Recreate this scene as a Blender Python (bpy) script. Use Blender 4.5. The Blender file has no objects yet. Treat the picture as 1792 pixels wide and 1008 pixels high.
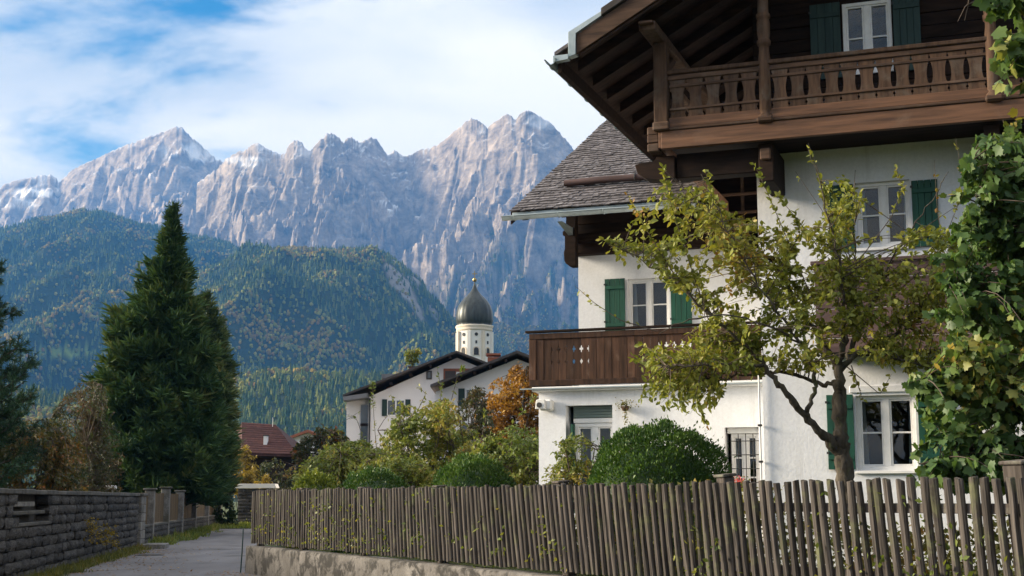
import bpy, bmesh, math, random
import numpy as np
from mathutils import Vector, Matrix, Euler

random.seed(7)
RNG = np.random.default_rng(7)
SC = bpy.context.scene
COL = SC.collection

# ---------------------------------------------------------------- camera
F, CX, CY = 2400.0, 896.0, 504.0          # focal length and centre in photo pixels
EYE, PITCH = 1.6, math.radians(8.76)
cam = bpy.data.cameras.new('camera')
cam.sensor_width = 36.0
cam.lens = F / 1792.0 * 36.0
cam.clip_start, cam.clip_end = 0.1, 60000.0
cam_ob = bpy.data.objects.new('camera', cam)
COL.objects.link(cam_ob)
cam_ob.location = (0, 0, EYE)
cam_ob.rotation_euler = (math.pi / 2 + PITCH, 0, 0)
SC.camera = cam_ob

# ---------------------------------------------------------------- sky, sun, exposure
SUN_EL, SUN_AZ = math.radians(18), math.radians(-83)   # azimuth measured from +Y (view axis) towards +X
SUN_DIR = Vector((math.sin(SUN_AZ) * math.cos(SUN_EL), math.cos(SUN_AZ) * math.cos(SUN_EL), math.sin(SUN_EL)))
world = bpy.data.worlds.new('World')
SC.world = world
world.use_nodes = True
wt = world.node_tree
wt.nodes.clear()


def wn(t, **kw):
    n = wt.nodes.new(t)
    for k, v in kw.items():
        setattr(n, k, v)
    return n


def wmath(op, a, b=None, c=None):
    n = wn('ShaderNodeMath', operation=op)
    for i, x in enumerate((a, b, c)):
        if x is None:
            continue
        if isinstance(x, (int, float)):
            n.inputs[i].default_value = x
        else:
            wt.links.new(x, n.inputs[i])
    return n.outputs[0]


out = wn('ShaderNodeOutputWorld')
sky = wn('ShaderNodeTexSky', sky_type='NISHITA', sun_disc=False)
sky.sun_elevation = SUN_EL
sky.sun_rotation = SUN_AZ
sky.air_density, sky.dust_density, sky.ozone_density = 1.0, 0.3, 3.0
hs = wn('ShaderNodeHueSaturation')
hs.inputs['Saturation'].default_value = 1.45
wt.links.new(sky.outputs[0], hs.inputs['Color'])
bg_sky = wn('ShaderNodeBackground')
bg_sky.inputs[1].default_value = 0.062
wt.links.new(hs.outputs[0], bg_sky.inputs[0])
tc = wn('ShaderNodeTexCoord')
sep = wn('ShaderNodeSeparateXYZ')
wt.links.new(tc.outputs['Generated'], sep.inputs[0])
zc = wmath('ADD', wmath('MAXIMUM', sep.outputs['Z'], 0.0), 0.22)
comb = wn('ShaderNodeCombineXYZ')
wt.links.new(wmath('DIVIDE', sep.outputs['X'], zc), comb.inputs[0])
wt.links.new(wmath('DIVIDE', sep.outputs['Y'], zc), comb.inputs[1])
n1 = wn('ShaderNodeTexNoise')
n1.inputs['Scale'].default_value = 1.9
n1.inputs['Detail'].default_value = 7
n1.inputs['Roughness'].default_value = 0.56
n1.inputs['Distortion'].default_value = 0.35
mp = wn('ShaderNodeMapping')
mp.inputs['Location'].default_value = (3.1, 1.7, 0)
mp.inputs['Rotation'].default_value = (0, 0, 0.6)
mp.inputs['Scale'].default_value = (1.0, 1.5, 1)
wt.links.new(comb.outputs[0], mp.inputs['Vector'])
wt.links.new(mp.outputs[0], n1.inputs['Vector'])
# the cloud deck breaks open in a wide strip to the upper left, and thins there and overhead behind
gap = Vector((math.sin(math.radians(-15)) * math.cos(math.radians(25)), math.cos(math.radians(-15)) * math.cos(math.radians(25)), math.sin(math.radians(25))))
dotn = wn('ShaderNodeVectorMath', operation='DOT_PRODUCT')
wt.links.new(tc.outputs['Generated'], dotn.inputs[0])
dotn.inputs[1].default_value = gap
mr = wn('ShaderNodeMapRange', interpolation_type='SMOOTHSTEP')
mr.inputs['From Min'].default_value = 0.972
mr.inputs['From Max'].default_value = 1.0
mr.inputs['To Min'].default_value = 0.0
mr.inputs['To Max'].default_value = 0.37
wt.links.new(dotn.outputs['Value'], mr.inputs[0])
cov = wmath('SUBTRACT', wmath('MULTIPLY_ADD', n1.outputs[0], 1.5, 0.02), mr.outputs[0])
ramp = wn('ShaderNodeMapRange', interpolation_type='SMOOTHSTEP')
ramp.inputs['From Min'].default_value = 0.34
ramp.inputs['From Max'].default_value = 0.62
wt.links.new(cov, ramp.inputs[0])
n2 = wn('ShaderNodeTexNoise')
n2.inputs['Scale'].default_value = 1.2
n2.inputs['Detail'].default_value = 6
n2.inputs['Distortion'].default_value = 0.4
mp2 = wn('ShaderNodeMapping')
mp2.inputs['Location'].default_value = (7.3, 2.2, 4)
mp2.inputs['Scale'].default_value = (0.8, 1.6, 1)
wt.links.new(comb.outputs[0], mp2.inputs['Vector'])
wt.links.new(mp2.outputs[0], n2.inputs['Vector'])
cr = wn('ShaderNodeValToRGB')
cr.color_ramp.elements[0].position = 0.38
cr.color_ramp.elements[0].color = (0.44, 0.50, 0.60, 1)
cr.color_ramp.elements[1].position = 0.60
cr.color_ramp.elements[1].color = (0.86, 0.84, 0.83, 1)
wt.links.new(n2.outputs[0], cr.inputs[0])
bg_cl = wn('ShaderNodeBackground')
# an overcast sky brightens towards the zenith
grad = wmath('MULTIPLY_ADD', wmath('MAXIMUM', sep.outputs['Z'], 0.0), 0.54, 0.43)
wt.links.new(grad, bg_cl.inputs[1])
wt.links.new(cr.outputs[0], bg_cl.inputs[0])
mix = wn('ShaderNodeMixShader')
wt.links.new(ramp.outputs[0], mix.inputs[0])
wt.links.new(bg_sky.outputs[0], mix.inputs[1])
wt.links.new(bg_cl.outputs[0], mix.inputs[2])
wt.links.new(mix.outputs[0], out.inputs[0])

sun = bpy.data.lights.new('sun', 'SUN')
sun.energy = 5.0
sun.angle = math.radians(18)          # veiled by thin cloud: soft shadow edges
sun.color = (1.0, 0.91, 0.80)
sun_ob = bpy.data.objects.new('sun', sun)
COL.objects.link(sun_ob)
sun_ob.rotation_euler = SUN_DIR.to_track_quat('Z', 'Y').to_euler()

SC.view_settings.view_transform = 'Standard'
SC.view_settings.look = 'None'
SC.view_settings.exposure = 1.2
SC.view_settings.gamma = 1.0
SC.view_settings.use_curve_mapping = False
SC.render.engine = 'CYCLES'
SC.cycles.use_denoising = True
SC.cycles.max_bounces = 6
SC.cycles.diffuse_bounces = 3
SC.cycles.glossy_bounces = 3
SC.cycles.transmission_bounces = 4
SC.cycles.transparent_max_bounces = 16
SC.cycles.volume_bounces = 0
SC.cycles.sample_clamp_indirect = 6.0
SC.cycles.caustics_reflective = False
SC.cycles.caustics_refractive = False


# ================================================================ helpers
def ray(px, py):
    x, y = (px - CX) / F, -(py - CY) / F
    return np.array([x, math.cos(PITCH) - y * math.sin(PITCH), math.sin(PITCH) + y * math.cos(PITCH)])


ORI = np.array([0, 0, EYE])


def at_depth(px, py, Y):
    d = ray(px, py)
    return ORI + d * (Y / d[1])


def on_z(px, py, z=0.0):
    d = ray(px, py)
    return ORI + d * ((z - EYE) / d[2])


def project(X, Y, Z):
    """world arrays to photo pixels"""
    c, s = math.cos(PITCH), math.sin(PITCH)
    zz = Z - EYE
    dep = Y * c + zz * s
    up = -Y * s + zz * c
    return CX + F * X / dep, CY - F * up / dep


TH = math.radians(20)
HU = np.array([math.cos(TH), -math.sin(TH), 0])
HV = np.array([math.sin(TH), math.cos(TH), 0])
GZ = 0.6                                   # the garden lies this much above the lane
H0 = at_depth(1335, 700, 21.0)
H0[2] = GZ


def hp(px, py, v):
    """photo pixel on the house plane at depth v: local (u, z)"""
    d = ray(px, py)
    t = (v - np.dot(ORI - H0, HV)) / np.dot(d, HV)
    p = ORI + d * t - H0
    return float(np.dot(p, HU)), float(p[2])


def tag(o, label, cat, group=None):
    o['label'] = label
    o['category'] = cat
    if group:
        o['group'] = group
    return o


def empty(name, loc=(0, 0, 0), rz=0.0, parent=None):
    o = bpy.data.objects.new(name, None)
    COL.objects.link(o)
    o.location = loc
    o.rotation_euler = (0, 0, rz)
    o.parent = parent
    return o


def link(name, me, mat=None, parent=None, kind=None):
    if mat is not None:
        me.materials.clear()
        me.materials.append(mat)
    o = bpy.data.objects.new(name, me)
    COL.objects.link(o)
    if parent is not None:
        o.parent = parent
    if kind:
        o['kind'] = kind
    return o


def np_mesh(name, verts, faces, tint=None, smooth=False):
    """fast mesh from arrays; faces is an (n,k) int array or a list of such arrays"""
    me = bpy.data.meshes.new(name)
    verts = np.asarray(verts, dtype=np.float32).reshape(-1, 3)
    if not isinstance(faces, list):
        faces = [faces]
    faces = [np.asarray(f, dtype=np.int32) for f in faces if len(f)]
    nl = sum(f.size for f in faces)
    nf = sum(len(f) for f in faces)
    me.vertices.add(len(verts))
    me.vertices.foreach_set('co', verts.ravel())
    me.loops.add(nl)
    me.loops.foreach_set('vertex_index', np.concatenate([f.ravel() for f in faces]))
    me.polygons.add(nf)
    tot = np.concatenate([np.full(len(f), f.shape[1], dtype=np.int32) for f in faces])
    st = np.concatenate([[0], np.cumsum(tot)[:-1]]).astype(np.int32)
    me.polygons.foreach_set('loop_start', st)
    me.polygons.foreach_set('loop_total', tot)
    if smooth:
        me.polygons.foreach_set('use_smooth', np.ones(nf, dtype=bool))
    if tint is not None:
        for an, arr in (tint.items() if isinstance(tint, dict) else [('tint', tint)]):
            a = me.attributes.new(an, 'FLOAT', 'POINT')
            a.data.foreach_set('value', np.asarray(arr, dtype=np.float32).ravel())
    me.update(calc_edges=True)
    me.validate()
    return me


def bm_box(bm, x0, x1, y0, y1, z0, z1):
    vs = [bm.verts.new(p) for p in ((x0, y0, z0), (x1, y0, z0), (x1, y1, z0), (x0, y1, z0),
                                    (x0, y0, z1), (x1, y0, z1), (x1, y1, z1), (x0, y1, z1))]
    for f in ((3, 2, 1, 0), (4, 5, 6, 7), (0, 1, 5, 4), (1, 2, 6, 5), (2, 3, 7, 6), (3, 0, 4, 7)):
        bm.faces.new([vs[i] for i in f])
    return vs


def bm_mesh(bm, name, bevel=0.0, seg=1):
    if bevel:
        bmesh.ops.bevel(bm, geom=list(bm.edges), offset=bevel, segments=seg, affect='EDGES', clamp_overlap=True)
    bmesh.ops.recalc_face_normals(bm, faces=list(bm.faces))
    me = bpy.data.meshes.new(name)
    bm.to_mesh(me)
    bm.free()
    return me


def box(name, x0, x1, y0, y1, z0, z1, mat, parent=None, bevel=0.006):
    bm = bmesh.new()
    bm_box(bm, min(x0, x1), max(x0, x1), min(y0, y1), max(y0, y1), min(z0, z1), max(z0, z1))
    return link(name, bm_mesh(bm, name, bevel), mat, parent)


def boxes(name, lst, mat, parent=None, bevel=0.004):
    bm = bmesh.new()
    for b in lst:
        bm_box(bm, *b)
    return link(name, bm_mesh(bm, name, bevel), mat, parent)


def prism(name, poly, a, b, axis, mat, parent=None, bevel=0.0):
    """polygon of 2-D points extruded along axis: 'y' (poly is x,z), 'x' (poly is y,z), 'z' (poly is x,y)"""
    bm = bmesh.new()

    def P(p, t):
        return (p[0], t, p[1]) if axis == 'y' else (t, p[0], p[1]) if axis == 'x' else (p[0], p[1], t)
    v0 = [bm.verts.new(P(p, a)) for p in poly]
    v1 = [bm.verts.new(P(p, b)) for p in poly]
    n = len(poly)
    bm.faces.new(v0)
    bm.faces.new(v1[::-1])
    for i in range(n):
        bm.faces.new((v0[i], v0[(i + 1) % n], v1[(i + 1) % n], v1[i]))
    return link(name, bm_mesh(bm, name, bevel), mat, parent)


def tube_arrays(pts, rad, sides=6, off=0):
    pts = np.asarray(pts, float)
    n = len(pts)
    tang = np.gradient(pts, axis=0)
    tang /= np.linalg.norm(tang, axis=1)[:, None] + 1e-9
    ref = np.array([0.0, 0, 1]) if abs(tang[0][2]) < 0.8 else np.array([1.0, 0, 0])
    A = np.cross(tang, ref)
    A /= np.linalg.norm(A, axis=1)[:, None] + 1e-9
    B = np.cross(tang, A)
    ang = np.linspace(0, 2 * math.pi, sides, endpoint=False)
    r = np.asarray(rad, float).reshape(-1, 1, 1)
    V = pts[:, None, :] + r * (np.cos(ang)[None, :, None] * A[:, None, :] + np.sin(ang)[None, :, None] * B[:, None, :])
    idx = np.arange(n * sides).reshape(n, sides) + off
    q = np.stack([idx[:-1], np.roll(idx, -1, 1)[:-1], np.roll(idx, -1, 1)[1:], idx[1:]], -1).reshape(-1, 4)
    return V.reshape(-1, 3), q


class Tubes:
    def __init__(self):
        self.v, self.f, self.n = [], [], 0

    def add(self, pts, rad, sides=5):
        v, f = tube_arrays(pts, rad, sides, self.n)
        self.v.append(v)
        self.f.append(f)
        self.n += len(v)

    def mesh(self, name):
        return np_mesh(name, np.concatenate(self.v), np.concatenate(self.f), smooth=True)


# ---------------------------------------------------------------- numpy noise
_perm = RNG.permutation(512)
_perm = np.concatenate([_perm, _perm]).astype(np.int64)
_ga = RNG.uniform(0, 2 * math.pi, 512)
_gx, _gy = np.cos(_ga), np.sin(_ga)


def pnoise(x, y):
    xi, yi = np.floor(x).astype(np.int64), np.floor(y).astype(np.int64)
    xf, yf = x - xi, y - yi

    def g(ix, iy, dx, dy):
        h = _perm[(_perm[ix & 511] + iy) & 511]
        return _gx[h] * dx + _gy[h] * dy
    u = xf * xf * xf * (xf * (xf * 6 - 15) + 10)
    v = yf * yf * yf * (yf * (yf * 6 - 15) + 10)
    a = g(xi, yi, xf, yf)
    b = g(xi + 1, yi, xf - 1, yf)
    c = g(xi, yi + 1, xf, yf - 1)
    d = g(xi + 1, yi + 1, xf - 1, yf - 1)
    return ((a + u * (b - a)) + v * ((c + u * (d - c)) - (a + u * (b - a)))) * 1.5


def fbm(x, y, o=4, gain=0.5):
    s, a = 0, 1.0
    for i in range(o):
        s = s + a * pnoise(x + 17.3 * i, y - 9.1 * i)
        x, y, a = x * 2.03, y * 2.03, a * gain
    return s


def sstep(a, b, x):
    t = np.clip((x - a) / (b - a), 0, 1)
    return t * t * (3 - 2 * t)


# ---------------------------------------------------------------- materials
def new_mat(name):
    m = bpy.data.materials.new(name)
    m.use_nodes = True
    m.node_tree.nodes.clear()
    return m


class NT:
    """tiny node-tree writer"""
    def __init__(self, m):
        self.t = m.node_tree

    def n(self, ty, **kw):
        n = self.t.nodes.new(ty)
        for k, v in kw.items():
            if k.startswith('i_'):
                n.inputs[k[2:].replace('_', ' ')].default_value = v
            else:
                setattr(n, k, v)
        return n

    def l(self, a, b):
        self.t.links.new(a, b)

    def ramp(self, fac, stops):
        r = self.n('ShaderNodeValToRGB')
        e = r.color_ramp.elements
        while len(e) < len(stops):
            e.new(0.5)
        for i, (p, c) in enumerate(stops):
            e[i].position = p
            e[i].color = (*c, 1)
        self.l(fac, r.inputs[0])
        return r.outputs[0]

    def noise(self, vec, scale, detail=5, rough=0.55, dist=0.0):
        n = self.n('ShaderNodeTexNoise')
        n.inputs['Scale'].default_value = scale
        n.inputs['Detail'].default_value = detail
        n.inputs['Roughness'].default_value = rough
        n.inputs['Distortion'].default_value = dist
        self.l(vec, n.inputs['Vector'])
        return n.outputs[0]

    def mixc(self, fac, a, b, mode='MIX'):
        m = self.n('ShaderNodeMix', data_type='RGBA', blend_type=mode)
        for s, x in ((0, fac), (6, a), (7, b)):
            if hasattr(x, 'links'):
                self.l(x, m.inputs[s])
            elif isinstance(x, (int, float)):
                m.inputs[s].default_value = x
            else:
                m.inputs[s].default_value = (*x, 1)
        return m.outputs[2]

    def math(self, op, a, b=None):
        m = self.n('ShaderNodeMath', operation=op)
        for i, x in enumerate((a, b)):
            if x is None:
                continue
            if hasattr(x, 'links'):
                self.l(x, m.inputs[i])
            else:
                m.inputs[i].default_value = x
        return m.outputs[0]


def mat(name, c1, c2, scale=(4, 4, 4), rough=0.8, bump=0.25, bdist=0.01, stain=None, stain_scale=0.6, stain_lo=0.5, stain_hi=0.7,
        vary=0.18, detail=7, spec=0.3, fine=0, metallic=0.0, fine_amt=0.35, lo=0.33, hi=0.68, streak=None):
    """two-tone noise material with optional stain colour, per-object value shift and bump"""
    m = new_mat(name)
    t = NT(m)
    tcn = t.n('ShaderNodeTexCoord')
    oi = t.n('ShaderNodeObjectInfo')
    off = t.n('ShaderNodeVectorMath', operation='SCALE')
    off.inputs[0].default_value = (37.0, 53.0, 71.0)
    t.l(oi.outputs['Random'], off.inputs['Scale'])
    add = t.n('ShaderNodeVectorMath', operation='ADD')
    t.l(tcn.outputs['Object'], add.inputs[0])
    t.l(off.outputs[0], add.inputs[1])
    mp_ = t.n('ShaderNodeMapping')
    mp_.inputs['Scale'].default_value = scale
    t.l(add.outputs[0], mp_.inputs[0])
    nz = t.noise(mp_.outputs[0], 1.0, detail, 0.6, 0.3)
    colr = t.ramp(nz, [(lo, c1), (hi, c2)])
    hgt = nz
    if fine:
        nf = t.noise(add.outputs[0], fine, 4, 0.6)
        f2 = t.ramp(nf, [(0.3, (1 - fine_amt,) * 3), (0.7, (1 + fine_amt * 0.5,) * 3)])
        colr = t.mixc(1.0, colr, f2, 'MULTIPLY')
        hgt = t.math('ADD', nz, nf)
    if stain is not None:
        ns = t.noise(add.outputs[0], stain_scale, 6, 0.65, 0.5)
        fs = t.n('ShaderNodeMapRange', interpolation_type='SMOOTHSTEP')
        fs.inputs['From Min'].default_value = stain_lo
        fs.inputs['From Max'].default_value = stain_hi
        t.l(ns, fs.inputs[0])
        colr = t.mixc(fs.outputs[0], colr, stain)
    if streak is not None:
        ms = t.n('ShaderNodeMapping')
        ms.inputs['Scale'].default_value = (4.5, 4.5, 0.30)
        t.l(add.outputs[0], ms.inputs[0])
        nk = t.noise(ms.outputs[0], 1.0, 6, 0.7, 0.2)
        fk = t.n('ShaderNodeMapRange', interpolation_type='SMOOTHSTEP')
        fk.inputs['From Min'].default_value = 0.52
        fk.inputs['From Max'].default_value = 0.80
        fk.inputs['To Max'].default_value = 0.75
        t.l(nk, fk.inputs[0])
        colr = t.mixc(fk.outputs[0], colr, streak)
    if vary:
        hsv = t.n('ShaderNodeHueSaturation')
        mr_ = t.n('ShaderNodeMapRange')
        mr_.inputs['To Min'].default_value = 1 - vary
        mr_.inputs['To Max'].default_value = 1 + vary
        t.l(oi.outputs['Random'], mr_.inputs[0])
        t.l(mr_.outputs[0], hsv.inputs['Value'])
        t.l(colr, hsv.inputs['Color'])
        colr = hsv.outputs[0]
    p = t.n('ShaderNodeBsdfPrincipled')
    t.l(colr, p.inputs['Base Color'])
    p.inputs['Roughness'].default_value = rough
    p.inputs['Metallic'].default_value = metallic
    p.inputs['Specular IOR Level'].default_value = spec
    if bump:
        b = t.n('ShaderNodeBump')
        b.inputs['Strength'].default_value = bump
        b.inputs['Distance'].default_value = bdist
        t.l(hgt, b.inputs['Height'])
        t.l(b.outputs[0], p.inputs['Normal'])
    o = t.n('ShaderNodeOutputMaterial')
    t.l(p.outputs[0], o.inputs[0])
    return m


def leaf_mat(name, stops, trans=0.35, rough=0.5, spec=0.35):
    """foliage: colour by the per-leaf attribute tint, part of the light passes through"""
    m = new_mat(name)
    t = NT(m)
    at = t.n('ShaderNodeAttribute', attribute_name='tint')
    oi = t.n('ShaderNodeObjectInfo')
    fac = at.outputs['Fac']
    colr = t.ramp(fac, stops)
    p = t.n('ShaderNodeBsdfPrincipled')
    t.l(colr, p.inputs['Base Color'])
    p.inputs['Roughness'].default_value = rough
    p.inputs['Specular IOR Level'].default_value = spec
    tr = t.n('ShaderNodeBsdfTranslucent')
    t.l(t.mixc(1.0, colr, (1.15, 1.1, 0.6), 'MULTIPLY'), tr.inputs[0])
    mx = t.n('ShaderNodeMixShader')
    mx.inputs[0].default_value = trans
    t.l(p.outputs[0], mx.inputs[1])
    t.l(tr.outputs[0], mx.inputs[2])
    o = t.n('ShaderNodeOutputMaterial')
    t.l(mx.outputs[0], o.inputs[0])
    return m


def glass_mat(name, tint=(0.85, 0.9, 0.92), base_ref=0.0):
    m = new_mat(name)
    t = NT(m)
    g = t.n('ShaderNodeBsdfGlossy')
    g.inputs['Roughness'].default_value = 0.02
    tp = t.n('ShaderNodeBsdfTransparent')
    tp.inputs[0].default_value = (*tint, 1)
    fr = t.n('ShaderNodeFresnel')
    fr.inputs['IOR'].default_value = 1.5
    f2 = t.math('ADD', fr.outputs[0], base_ref)
    mx = t.n('ShaderNodeMixShader')
    t.l(f2, mx.inputs[0])
    t.l(tp.outputs[0], mx.inputs[1])
    t.l(g.outputs[0], mx.inputs[2])
    o = t.n('ShaderNodeOutputMaterial')
    t.l(mx.outputs[0], o.inputs[0])
    return m


MT = {}
MT['plaster'] = mat('plaster', (0.69, 0.70, 0.72), (0.77, 0.78, 0.795), (0.9, 0.9, 0.9), 0.92, 0.35, 0.012, stain=(0.60, 0.60, 0.595), stain_scale=0.8, stain_lo=0.56, stain_hi=0.85, vary=0, fine=22, fine_amt=0.07, spec=0.15, streak=(0.53, 0.53, 0.52))
MT['plaster_far'] = mat('plaster_far', (0.74, 0.70, 0.68), (0.82, 0.78, 0.75), (0.5, 0.5, 0.3), 0.92, 0.1, 0.01, vary=0, spec=0.1)
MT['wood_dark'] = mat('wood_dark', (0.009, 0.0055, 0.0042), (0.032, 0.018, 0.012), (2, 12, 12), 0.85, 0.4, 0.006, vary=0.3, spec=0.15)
MT['wood_darkv'] = mat('wood_darkv', (0.026, 0.013, 0.008), (0.085, 0.043, 0.026), (14, 14, 1.6), 0.8, 0.5, 0.006, vary=0.35, spec=0.2, stain=(0.11, 0.07, 0.05), stain_scale=2.5, stain_lo=0.55, stain_hi=0.8)
MT['wood_mid'] = mat('wood_mid', (0.040, 0.023, 0.015), (0.115, 0.066, 0.042), (1.6, 16, 16), 0.75, 0.4, 0.005, vary=0.2, spec=0.2, stain=(0.13, 0.09, 0.065), stain_scale=1.6, stain_lo=0.5, stain_hi=0.75)
MT['wood_midv'] = mat('wood_midv', (0.042, 0.023, 0.014), (0.115, 0.066, 0.040), (16, 16, 1.6), 0.78, 0.5, 0.005, vary=0.25, spec=0.2, stain=(0.11, 0.085, 0.065), stain_scale=2.2, stain_lo=0.48, stain_hi=0.75)
MT['wood_fascia'] = mat('wood_fascia', (0.070, 0.034, 0.018), (0.185, 0.090, 0.047), (1.0, 14, 14), 0.62, 0.35, 0.005, vary=0.12, spec=0.3, stain=(0.16, 0.095, 0.06), stain_scale=1.5, stain_lo=0.52, stain_hi=0.78)
MT['wood_purple'] = mat('wood_purple', (0.05, 0.030, 0.028), (0.12, 0.075, 0.068), (1.4, 14, 14), 0.8, 0.4, 0.005, vary=0.25)
MT['shingle'] = mat('shingle', (0.038, 0.033, 0.034), (0.155, 0.140, 0.142), (9, 3, 9), 0.8, 0.5, 0.006, vary=0.22, spec=0.25, stain=(0.29, 0.27, 0.275), stain_scale=5.0, stain_lo=0.52, stain_hi=0.75)
MT['copper'] = mat('copper', (0.24, 0.29, 0.31), (0.38, 0.44, 0.46), (3, 3, 3), 0.5, 0.15, 0.004, vary=0.06, stain=(0.15, 0.22, 0.22), stain_scale=1.6, stain_lo=0.55, stain_hi=0.8, metallic=0.35)
MT['copper_dark'] = mat('copper_dark', (0.055, 0.085, 0.085), (0.14, 0.20, 0.20), (3, 3, 3), 0.5, 0.15, 0.004, vary=0.06, metallic=0.3)
MT['shutter'] = mat('shutter', (0.006, 0.048, 0.031), (0.012, 0.080, 0.050), (12, 12, 1.5), 0.55, 0.3, 0.004, vary=0.12, stain=(0.012, 0.05, 0.04), stain_scale=3.0, stain_lo=0.55, stain_hi=0.8)
MT['shutter_grey'] = mat('shutter_grey', (0.013, 0.033, 0.030), (0.028, 0.056, 0.050), (12, 12, 1.5), 0.65, 0.3, 0.004, vary=0.1)
MT['white_paint'] = mat('white_paint', (0.70, 0.69, 0.67), (0.80, 0.79, 0.77), (6, 6, 6), 0.5, 0.1, 0.003, vary=0.04, stain=(0.55, 0.52, 0.47), stain_scale=4, stain_lo=0.62, stain_hi=0.9)
MT['glass'] = glass_mat('glass')
MT['curtain'] = mat('curtain', (0.55, 0.55, 0.53), (0.72, 0.72, 0.70), (40, 40, 0.5), 0.9, 0.4, 0.02, vary=0.05)
MT['dark_room'] = mat('dark_room', (0.05, 0.045, 0.04), (0.09, 0.08, 0.07), (1, 1, 1), 0.9, 0, vary=0)
MT['picket'] = mat('picket', (0.017, 0.0145, 0.0125), (0.108, 0.094, 0.082), (42, 42, 1.6), 0.9, 0.7, 0.006, vary=0.30, stain=(0.10, 0.105, 0.055), stain_scale=2.6, stain_lo=0.52, stain_hi=0.72, spec=0.15)
MT['post'] = mat('post', (0.034, 0.027, 0.022), (0.115, 0.097, 0.083), (22, 22, 1.3), 0.9, 0.7, 0.006, vary=0.2, stain=(0.13, 0.13, 0.10), stain_scale=3, stain_lo=0.55, stain_hi=0.75)
MT['concrete'] = mat('concrete', (0.092, 0.084, 0.074), (0.19, 0.176, 0.158), (1.6, 1.6, 0.7), 0.92, 0.5, 0.02, vary=0, stain=(0.028, 0.026, 0.022), stain_scale=2.6, stain_lo=0.46, stain_hi=0.60, fine=30, fine_amt=0.25, streak=(0.06, 0.055, 0.048))
MT['stone'] = mat('stone', (0.022, 0.020, 0.018), (0.095, 0.088, 0.080), (7, 7, 7), 0.92, 0.8, 0.02, vary=0.38, stain=(0.20, 0.19, 0.175), stain_scale=7, stain_lo=0.62, stain_hi=0.74, fine=35, fine_amt=0.4)
MT['stone_light'] = mat('stone_light', (0.12, 0.11, 0.098), (0.26, 0.245, 0.22), (5, 5, 5), 0.92, 0.6, 0.02, vary=0.22, stain=(0.09, 0.085, 0.06), stain_scale=2, stain_lo=0.5, stain_hi=0.72, fine=30, fine_amt=0.3)
MT['coping'] = mat('coping', (0.040, 0.037, 0.032), (0.11, 0.102, 0.088), (4, 4, 4), 0.92, 0.6, 0.02, vary=0.25, stain=(0.09, 0.085, 0.035), stain_scale=3.0, stain_lo=0.56, stain_hi=0.72)
MT['mortar'] = mat('mortar', (0.035, 0.032, 0.029), (0.075, 0.070, 0.064), (8, 8, 8), 0.95, 0.5, 0.01, vary=0)
MT['asphalt'] = mat('asphalt', (0.105, 0.098, 0.100), (0.175, 0.165, 0.165), (0.7, 0.16, 0.7), 0.85, 0.3, 0.01, vary=0, stain=(0.075, 0.070, 0.068), stain_scale=0.5, stain_lo=0.52, stain_hi=0.68, fine=60, fine_amt=0.25)
MT['bark'] = mat('bark', (0.030, 0.024, 0.017), (0.115, 0.098, 0.075), (16, 16, 6), 0.95, 1.0, 0.03, vary=0.1, stain=(0.10, 0.11, 0.05), stain_scale=4, stain_lo=0.55, stain_hi=0.7)
MT['twig'] = mat('twig', (0.055, 0.040, 0.030), (0.11, 0.085, 0.065), (8, 8, 8), 0.9, 0.3, 0.01, vary=0.1)
MT['tile_red'] = mat('tile_red', (0.050, 0.020, 0.017), (0.095, 0.038, 0.032), (1.2, 1.2, 1.2), 0.85, 0.3, 0.02, vary=0.12, fine=6, fine_amt=0.3)
MT['brick_red'] = mat('brick_red', (0.22, 0.075, 0.045), (0.33, 0.125, 0.075), (3, 3, 8), 0.9, 0.3, 0.01, vary=0.1)
MT['roof_brown'] = mat('roof_brown', (0.040, 0.034, 0.032), (0.085, 0.072, 0.068), (1, 1, 1), 0.85, 0.2, 0.01, vary=0.1)
MT['roof_grey'] = mat('roof_grey', (0.12, 0.12, 0.125), (0.20, 0.20, 0.21), (1, 1, 1), 0.7, 0.1, 0.01, vary=0.05)
MT['dome'] = mat('dome', (0.016, 0.021, 0.020), (0.042, 0.050, 0.045), (2.5, 2.5, 0.35), 0.38, 0.2, 0.05, vary=0, spec=0.5, metallic=0.35)
MT['tower'] = mat('tower', (0.62, 0.60, 0.57), (0.74, 0.72, 0.68), (0.3, 0.3, 0.15), 0.9, 0, vary=0)
MT['tower_trim'] = mat('tower_trim', (0.58, 0.50, 0.40), (0.68, 0.60, 0.49), (0.5, 0.5, 0.5), 0.9, 0, vary=0)
MT['gold'] = mat('gold', (0.28, 0.20, 0.07), (0.42, 0.30, 0.10), (2, 2, 2), 0.35, 0, vary=0, metallic=0.8)
MT['grass'] = mat('grass', (0.030, 0.050, 0.012), (0.085, 0.105, 0.025), (1.2, 1.2, 1.2), 0.95, 0.4, 0.03, vary=0, stain=(0.11, 0.085, 0.035), stain_scale=0.4, stain_lo=0.55, stain_hi=0.75, fine=14, fine_amt=0.4)
MT['iron'] = mat('iron', (0.02, 0.02, 0.02), (0.05, 0.05, 0.05), (5, 5, 5), 0.6, 0.1, 0.003, vary=0)
MT['plastic_white'] = mat('plastic_white', (0.66, 0.65, 0.62), (0.74, 0.73, 0.70), (4, 4, 4), 0.4, 0, vary=0)
MT['shutter_metal'] = mat('shutter_metal', (0.10, 0.14, 0.125), (0.16, 0.20, 0.18), (1, 1, 20), 0.55, 0.2, 0.005, vary=0.05)
MT['gate_wood'] = mat('gate_wood', (0.06, 0.038, 0.018), (0.15, 0.098, 0.045), (20, 20, 1.2), 0.85, 0.4, 0.005, vary=0.25)

# ================================================================ terrain
def interp(pts, x):
    p = np.array(pts, float)
    return np.interp(x, p[:, 0], p[:, 1])


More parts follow.
